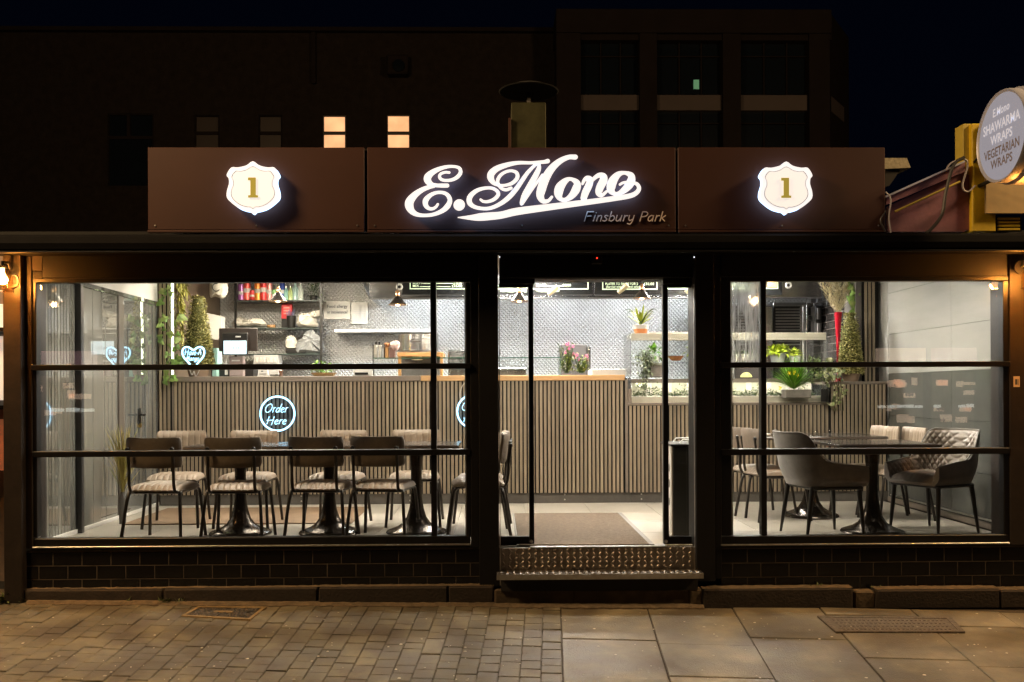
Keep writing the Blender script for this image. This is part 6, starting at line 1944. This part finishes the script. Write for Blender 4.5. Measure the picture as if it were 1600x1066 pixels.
wt = thing('counter_slab', 'white worktop slab at the end of the beech counter', 'worktop', at(950, 588, 3.2)); boxpx(925, 577, 978, 588, 3.05, 3.5, .004).build('slab', M_white, wt)
st_ = thing('steel_canister', 'plain steel canister by the pillar', 'canister', at(714, 560, 3.3)); boxpx(700, 547, 727, 589, 3.55, 3.8, .01).build('body', M_steel, st_)

# flowers: two jars
def flowers(px, yb_, h, w, label, n, seed):
    rr = random.Random(seed); c = at(px, yb_, 2.78); s = scale_at(2.78)
    t = thing('flower_jar', label, 'flowers', c, group='flower jars on the beech counter')
    b = MB(); b2 = MB(); bs = MB()
    for i in range(n):
        x = rr.uniform(-w, w) / s; z = h / s * rr.uniform(.35, 1)
        top = c + Vector((x, rr.uniform(-.06, .06), z))
        bs.tube([c + Vector((x * .2, 0, .02)), c + Vector((x * .6, 0, z * .55)), top], .003, 5)
        if z > h / s * .62 and i % 3 == 1:
            for k in range(9):
                a = 2 * PI * k / 9
                b.leaf(top, (math.cos(a), math.sin(a) * .6 - .4, math.sin(a)), .024, .015)
        for k in range(5):
            p = c + Vector((x * rr.uniform(.3, 1), rr.uniform(-.05, .05), z * rr.uniform(.2, .95)))
            b2.leaf(p, (rr.uniform(-1, 1), rr.uniform(-1, 1), rr.uniform(0, 1.2)), .06, .016)
    bs.build('stems', M_leafd, t, True); b2.build('leaves', mat('fresh_leaf', (.10, .17, .02), .5, isl=.7, col2=(.28, .33, .04)), t); o = b.build('petals', mat('pink_petal', (.62, .10, .26), .6, isl=.5), t); o['kind'] = 'stuff'
    MB().lathe([(0, 0), (.045, 0), (.05, .05), (.045, .11), (.036, .12)], c, 18).build('jar', G_case, t, True)
flowers(886, 586, 50, 14, 'tall pink flowers in a glass jar on the beech counter', 34, 3)
flowers(908, 586, 34, 13, 'lower pink and lime flowers in the second glass jar', 34, 4)

# ------------------------------------------------------------------ display case with its plants
Yd = 2.68
x0, x1 = at(986, 580, Yd).x, at(1291, 580, Yd).x
zD0 = z_low + .004
zD1 = at(1130, 529, Yd).z
dc = thing('display_case', 'glass display case with pale shelves of plants and salads', 'display case', ((x0 + x1) / 2, Yd, zD0))
zsh = at(1100, 592, Yd + .12).z
M_cream = mat('cream_shelf', (0.66, 0.60, 0.49), 0.4)
MB().box(x0, x1, Yd + .01, Yd + .50, zD0, zD0 + .065, .004).build('base_tray', M_cream, dc)
MB().box(x0 + .006, x1, Yd, Yd + .34, zD1, zD1 + .055, .004).build('top_shelf', M_cream, dc)
MB().box(x0, x1, Yd - .004, Yd, zD0 + .01, zD1 + .06).build('front_pane', G_case, dc)
MB().box(x0 - .004, x0, Yd - .004, Yd + .5, zD0 + .01, zD1 + .06).build('side_pane', G_case, dc)
MB().box(x1, x1 + .004, Yd - .004, Yd + .5, zD0 + .01, zD1 + .06).build('side_pane', G_case, dc)
MB().box(x0 + .03, x1 - .03, Yd + .02, Yd + .04, zD1 - .014, zD1 - .002, .003).build('case_fill_light', E_case, dc)  # added strip under the shelf, hidden by the front lip
MB().box(x0, x1, Yd, Yd + .012, zD1 - .018, zD1 - .0005, .002).build('front_lip', M_cream, dc)
MB().box(x0 + .03, x1 - .03, Yd + .125, Yd + .14, zsh - .036, zsh - .027).build('case_fill_light', E_case, dc)
q = MB(); q.box(x0 - .006, x0 - .0045, Yd - .008, Yd - .0045, zD0, zD1 + .06); q.box(x1 + .0045, x1 + .008, Yd - .008, Yd - .0045, zD0, zD1 + .06)
q.build('edge', M_ink, dc)
MB().box(x0 + .01, x1 - .01, Yd + .12, Yd + .50, zsh - .022, zsh, .003).build('lower_shelf', M_steel_d, dc)
MB().box(x0 + .01, x1 - .01, Yd + .113, Yd + .119, zsh - .040, zsh + .001).build('shelf_lip', M_top_grey, dc)
zms = at(1100, 566, Yd + .15).z
MB().box(x0 + .01, x1 - .01, Yd + .15, Yd + .42, zms - .006, zms).build('glass_shelf', G_case, dc)
M_ribp = mat('ribbed_pale_panel', (.50, .47, .34), .5)
for k in range(9):
    xx = x0 + .05 + k * (x1 - x0 - .1) / 9
    MB().box(xx, xx + .15, Yd + .30, Yd + .31, zD0 + .07, zsh - .03).build('back_panel', M_ribp, dc)
    MB().box(xx + .152, xx + .205, Yd + .295, Yd + .315, zD0 + .068, zsh - .028).build('back_stile', M_cream, dc)
# garland of box leaves along the tray
gl_ = thing('leaf_garland', 'low green leaf garland along the front of the display tray', 'garland', (1.8, Yd + .06, zD0 + .066))
b = MB(); rr = random.Random(14)
for i in range(2600):
    x = rr.uniform(x0 + .03, x1 - .10); p = Vector((x, Yd + .06 + rr.uniform(-.035, .05), zD0 + .066 + abs(rr.gauss(0, .036)) * (1 + .5 * math.sin(x * 17))))
    b.leaf(p, (rr.uniform(-1, 1), rr.uniform(-1, .6), rr.uniform(-.3, 1)), .026, .015)
b.build('leaves', mat('garland_leaf', (.055, .095, .03), .5, isl=.7, col2=(.17, .20, .07)), gl_)
# plant trailing from the case top corner
tp_ = thing('trailing_plant', 'grey green trailing plant spilling down inside the display case', 'plant', at(1010, 560, Yd + .2))
b = MB()
for i in range(420):
    u = rr.random()
    if u < .42: px, py = rr.gauss(1004, 9), rr.gauss(556, 6)
    else:
        k = rr.random(); px, py = 1011 - 8 * k + rr.gauss(0, 4.5), 560 + 46 * k
    b.leaf(at(px, py, Yd + .16 + rr.uniform(-.05, .06)), (rr.uniform(-1, 1), rr.uniform(-1, .3), rr.uniform(-1, .4)), .042, .026)
b.build('leaves', mat('grey_leaf', (.10, .125, .06), .5, isl=.6, col2=(.26, .28, .17)), tp_)
for k in range(5):
    P = catmull([tuple(at(1006 + k * 1.5, 556, Yd + .17)), tuple(at(1010 - k * 2, 580, Yd + .15)), tuple(at(1004 - k * 2, 604, Yd + .15))], 4)
    MB().tube(P, .003, 5).build('stem', M_vine, tp_, True)
bush('potted_plant', 'bright green plant in a white pot on the glass shelf by the trailing plant', at(1021, 556, Yd + .25), .09, 60, .07, .03, M_leafb, pot=(.07, .075), potm=M_white, seed=6)
ob_ = thing('orange_bowl', 'shallow terracotta bowl on the glass shelf', 'bowl', at(1057, 563, Yd + .25))
MB().lathe([(0, 0), (.045, 0), (.085, .045), (.078, .045), (.04, .01)], at(1056, 563.5, Yd + .25), 26).build('bowl', M_terra, ob_, True)
dbo = thing('grey_food_box', 'grey lidded food box in the display case', 'box', at(1026, 588, Yd + .3)); boxpx(1012, 571, 1037, 589.5, Yd + .27, Yd + .42, .005).build('box', mat('taupe_box', (.26, .22, .19), .4), dbo); boxpx(1011, 567.5, 1038, 570.7, Yd + .26, Yd + .43, .003).build('lid', M_cream, dbo)
bush('potted_plant', 'lime bushy plant behind the waste cabinet side of the case', at(1086, 553, Yd + .25), .09, 80, .05, .03, M_leafl, seed=7)
for px, w_, lab in ((1150, 12, 'first'), (1168, 22, 'second'), (1188, 12, 'third')):
    c = at(px, 565.5, Yd + .22); r = w_ / scale_at(Yd + .22) / 2; h = 12 / scale_at(Yd + .22)
    t = thing('cream_pot', 'cream plant pot behind the misted pane, %s from the door post' % lab, 'pot', c)
    MB().lathe([(0, 0), (r * .8, 0), (r, h), (r * .9, h), (0, h * .9)], c, 20).build('pot', M_cream, t, True)
    b = MB()
    for i in range(30): b.leaf(c + Vector((rr.uniform(-r, r), rr.uniform(-r, r), h)), (rr.uniform(-1, 1), rr.uniform(-1, 1), 1), .06, .02)
    b.build('leaves', M_leafd, t)
bush('potted_plant', 'wide lime green plant on the glass shelf right of the mullion', at(1215, 552, Yd + .25), .13, 200, .06, .03, M_leafl, pot=(.08, .10), potm=M_white, seed=9, rz_=.5)
bush('potted_plant', 'small lime plant in a white pot beside the wide lime plant', at(1242, 556, Yd + .2), .06, 60, .05, .025, M_leafl, pot=(.06, .075), potm=M_white, seed=10)
lm = thing('yellow_melon', 'pale yellow melon half on the lower case shelf', 'fruit', at(1166, 588, Yd + .2)); MB().lathe([(0, .05), (.03, .045), (.055, .02), (.06, 0), (0, 0)], at(1166, 589.5, Yd + .2), 20).build('flesh', mat('melon', (.75, .68, .22), .5), lm, True)
# daffodil trough, fern, variegated trailing plant
Yt = Yd - .14
tr2 = blades('daffodil_trough', 'grassy daffodils with yellow heads in a grey trough', at(1240, 608, Yt + .02), 320, .36, .014, M_leafb, spread=1.15, seed=12, droop=.35)
boxpx(1228, 608.5, 1268, 622, Yt - .05, Yt + .10, .006).build('trough', mat('grey_trough', (.17, .155, .13), .6, var=.2, vscale=20), tr2)
for px, py in ((1233, 583), (1242, 581), (1219, 606), (1238, 585), (1247, 586)):
    c = at(px, py, Yt - .06); b = MB()
    for k in range(6):
        a = 2 * PI * k / 6; b.leaf(c, (math.cos(a), -.3, math.sin(a)), .028, .02)
    b.lathe([(.006, 0), (.010, .018), (0, .006)], c, 10, 'Y'); b.build('flower', mat('daffodil', (.85, .62, .02), .5), tr2)
bush('fern_bush', 'feathery dark green plant beside the daffodil trough', at(1272, 590, Yt + .1), .17, 420, .055, .012, mat('fern_leaf', (.075, .12, .035), .5, isl=.7, col2=(.16, .2, .06)), seed=13, rz_=1.2)
vp = thing('variegated_plant', 'variegated cream and green trailing plant in a black pot', 'plant', at(1292, 628, Yt))
c = at(1288.5, 628, Yt); r = 6.5 / scale_at(Yt); h = 20 / scale_at(Yt)
MB().lathe([(0, 0), (r * .85, 0), (r, h), (r * .9, h), (0, h * .9)], c, 20).build('pot', M_cap, vp, True)
vme = MB().add([(0, -.012, .35), (0, 0, 0), (.28, .05, .3), (.24, .06, .62), (0, .02, 1), (-.24, .06, .62), (-.28, .05, .3)], [(0, i, i % 6 + 1) for i in range(1, 7)])
vme.v = [v * .062 for v in vme.v]; vme = vme.mesh('leaf', mat('cream_green_leaf', (.18, .23, .09), .5, rnd=.5, var=.5, vscale=45, col2=(.62, .60, .36)))
for i in range(95):
    u = rr.random()
    if u < .5: px, py = rr.gauss(1296, 9), rr.gauss(578, 9)
    else: k = rr.random(); px, py = 1303 + 6 * math.sin(k * 3) + rr.gauss(0, 5), 585 + 52 * k
    o = link('leaf', vme, vp, at(px, py, Yt - .02 + rr.uniform(-.05, .07)) - vp.location, (rr.uniform(-.9, .4), rr.uniform(0, 6.3), rr.uniform(-.6, .6)))
    s = rr.uniform(.7, 1.25); o.scale = (s, s, s)
for k in range(4):
    P = catmull([tuple(at(1289, 600, Yt)), tuple(at(1298 + 4 * k, 588, Yt - .04)), tuple(at(1306 + 3 * k, 612, Yt - .05)), tuple(at(1303 + 5 * k, 642, Yt - .04))], 5)
    MB().tube(P, .0035, 5).build('stem', M_vine, vp, True)
# bromeliad in a dipped terracotta pot, white and blue boxes on top
c = at(1001, 508, Yd + .14)
br = blades('bromeliad', 'lime green bromeliad in a half white terracotta pot', c, 26, .25, .036, M_leafl, spread=.95, seed=15, droop=.45)
dk = MB()
for sgn in (-1, 1):
    for k in range(2):
        P = [c + Vector((sgn * u * (.19 - .04 * k), -.03, .02 + .14 * math.sin(u * 2.3) - .02 * k)) for u in [q_ / 7 for q_ in range(8)]]
        dk.grid([[p + Vector((0, -.010 * (1 - i / 8), -.012 * (1 - i / 8))), p + Vector((0, .010 * (1 - i / 8), .012 * (1 - i / 8)))] for i, p in enumerate(P)])
dk.build('dark_leaves', M_leafd, br)
zc0 = zD1 + .0555; hp_ = c.z - zc0
MB().lathe([(0, zc0), (.058, zc0), (.072, zc0 + hp_ * .55), (0, zc0 + hp_ * .55)], (c.x, c.y, 0), 28).build('pot_base', M_terra, br, True)
MB().lathe([(.072, zc0 + hp_ * .552), (.084, c.z - .004), (.078, c.z), (0, c.z - .008)], (c.x, c.y, 0), 28).build('pot_rim', M_white, br, True)
bx = thing('pizza_box', 'flat white and blue box stack on the display case', 'box', at(1045, 528, Yd + .15))
boxpx(1011, 526, 1078, 529.5, Yd + .10, Yd + .33, .002).build('tray', mat('dark_tray', (.06, .06, .06), .4), bx)
boxpx(1014, 522.5, 1077, 525.5, Yd + .11, Yd + .32, .002).build('box', mat('blue_card', (.05, .07, .30), .4), bx)
boxpx(1012, 518.8, 1077, 522.2, Yd + .11, Yd + .32, .002).build('lid', mat('pink_white_card', (.66, .58, .55), .5), bx)
# red trumpet vase with pampas plumes
c = at(1310, 582, 2.92)
vs = thing('pampas_vase', 'tall red trumpet vase of cream pampas plumes', 'vase', (c.x, c.y, z_rc))
zv0 = z_rc + .002; zv1 = at(1310, 488, 2.92).z
H = zv1 - zv0
MB().lathe([(0, zv0), (.040, zv0), (.034, zv0 + .02), (.014, zv0 + .06), (.016, zv0 + H * .4), (.026, zv0 + H * .7), (.038, zv1), (.034, zv1), (.02, zv1 - .1), (0, zv1 - .12)], (c.x, c.y, 0), 28).build('vase', mat('red_glass', (.28, .006, .016), .12), vs, True)
b = MB(); rr = random.Random(31)
for pl_ in range(9):
    lean = (pl_ - 4) / 4 * .20 + rr.uniform(-.02, .02)
    for i in range(170):
        u = rr.random() ** .8
        p = Vector((c.x + lean * (u ** .8), c.y + rr.uniform(-.03, .03), zv1 - .02 + u * .44))
        a = rr.uniform(0, 2 * PI); w_ = .05 * math.sin(PI * min(1, u * .85 + .12))
        b.leaf(p, (math.cos(a) * .6 + lean * 1.5, math.sin(a) * .6, .9), w_ + .03, .007, bend=.1)
b.build('plumes', mat('pampas', (.66, .58, .37), .9, isl=.25), vs)
# ivy hanging down the corner post
hi = thing('hanging_ivy', 'green ivy hanging down the dark corner post above the topiary', 'ivy', at(1335, 440, 2.80))
ime = ivy_leaf_mesh(.06)
P = [tuple(at(1334 + 2 * math.sin(k), 425 + k * 9, 2.80)) for k in range(8)]
MB().tube(P, .004, 5).build('stem', M_vine, hi, True)
for i in range(46):
    o = link('leaf', ime, hi, at(rr.gauss(1334, 4), rr.uniform(422, 492), 2.79 + rr.uniform(-.03, .03)) - hi.location, (rr.uniform(-.5, .4), rr.uniform(2.2, 4.1), rr.uniform(-.5, .5)))
    s = rr.uniform(.7, 1.2); o.scale = (s, s, s)

# ------------------------------------------------------------------ cooking line at the right: columns, grill, wall boxes
Yk = 4.25
gk = thing('grill_cabinet', 'tall steel vertical grill with dark ribbed heater', 'grill', at(1235, 590, Yk))
boxpx(1196, 478, 1208, 600, Yk - .05, Yk + .2, .01).build('column', M_steel, gk)
boxpx(1209, 478, 1258, 600, Yk + .1, Yk + .3, .004).build('back', mat('heater_dark', (.03, .028, .027), .4), gk)
q = MB()
for k in range(13): boxpx(1213, 482 + k * 4.6, 1254, 484.2 + k * 4.6, Yk + .06, Yk + .09, .002, q)
q.build('heater_bars', M_steel_d, gk)
boxpx(1254.5, 478, 1259, 600, Yk, Yk + .3, .004).build('frame', M_alu, gk)
boxpx(1208, 473, 1260, 477.5, Yk, Yk + .3, .004).build('head', M_steel_d, gk)
gk2 = thing('grill_cabinet', 'steel vertical grill behind the misted pane', 'grill', at(1165, 590, Yk))
boxpx(1080, 478, 1094, 600, Yk, Yk + .2, .006).build('column', M_steel, gk2)
boxpx(1094.5, 478, 1190, 600, Yk + .1, Yk + .3, .004).build('back', mat('heater_dark_warm', (.05, .04, .035), .4), gk2)
boxpx(1140, 478, 1148, 600, Yk - .02, Yk + .2, .006).build('column', M_alu, gk2)
q = MB()
for k in range(13): boxpx(1150, 482 + k * 4.6, 1188, 484 + k * 4.6, Yk + .06, Yk + .09, .002, q)
q.build('heater_bars', M_steel_d, gk2)
for k, (px, py, w_, h) in enumerate(((1279, 490, 11, 26), (1279, 514, 11, 26))):
    t = thing('wall_box', 'black wall box %s beside the dark bricks' % ('upper' if k == 0 else 'lower'), 'switch box', at(px, py, 4.1))
    boxpx(px - w_ / 2, py - h / 2 + 1, px + w_ / 2, py + h / 2 - 1, 4.05, 4.2, .006).build('box', M_cap, t)
    boxpx(px - 2, py - h / 2 + 4, px + 3, py + h / 2 - 4, 4.03, 4.049, .003).build('face', M_steel_d, t)
for py in (497, 523):
    c = at(1265, py, 4.2); t = thing('control_knob', 'round black control knob %s on the pale frame' % ('above' if py < 510 else 'below'), 'knob', c)
    MB().lathe([(.024, 0), (.024, .02), (.010, .03), (0, .03)], c, 18, 'Y').build('dial', M_cap, t, True)
    MB().tube([(c.x + .027 * math.cos(a), c.y, c.z + .027 * math.sin(a)) for a in [2 * PI * k / 20 for k in range(20)]], .003, 5, closed=True).build('bezel', M_alu, t, True)
pf = thing('pale_frame', 'pale upright steel frame beside the vertical grill', 'frame', at(1266, 590, 4.3)); boxpx(1260, 473, 1271, 600, 4.25, 4.3, .003).build('plate', M_steel, pf)
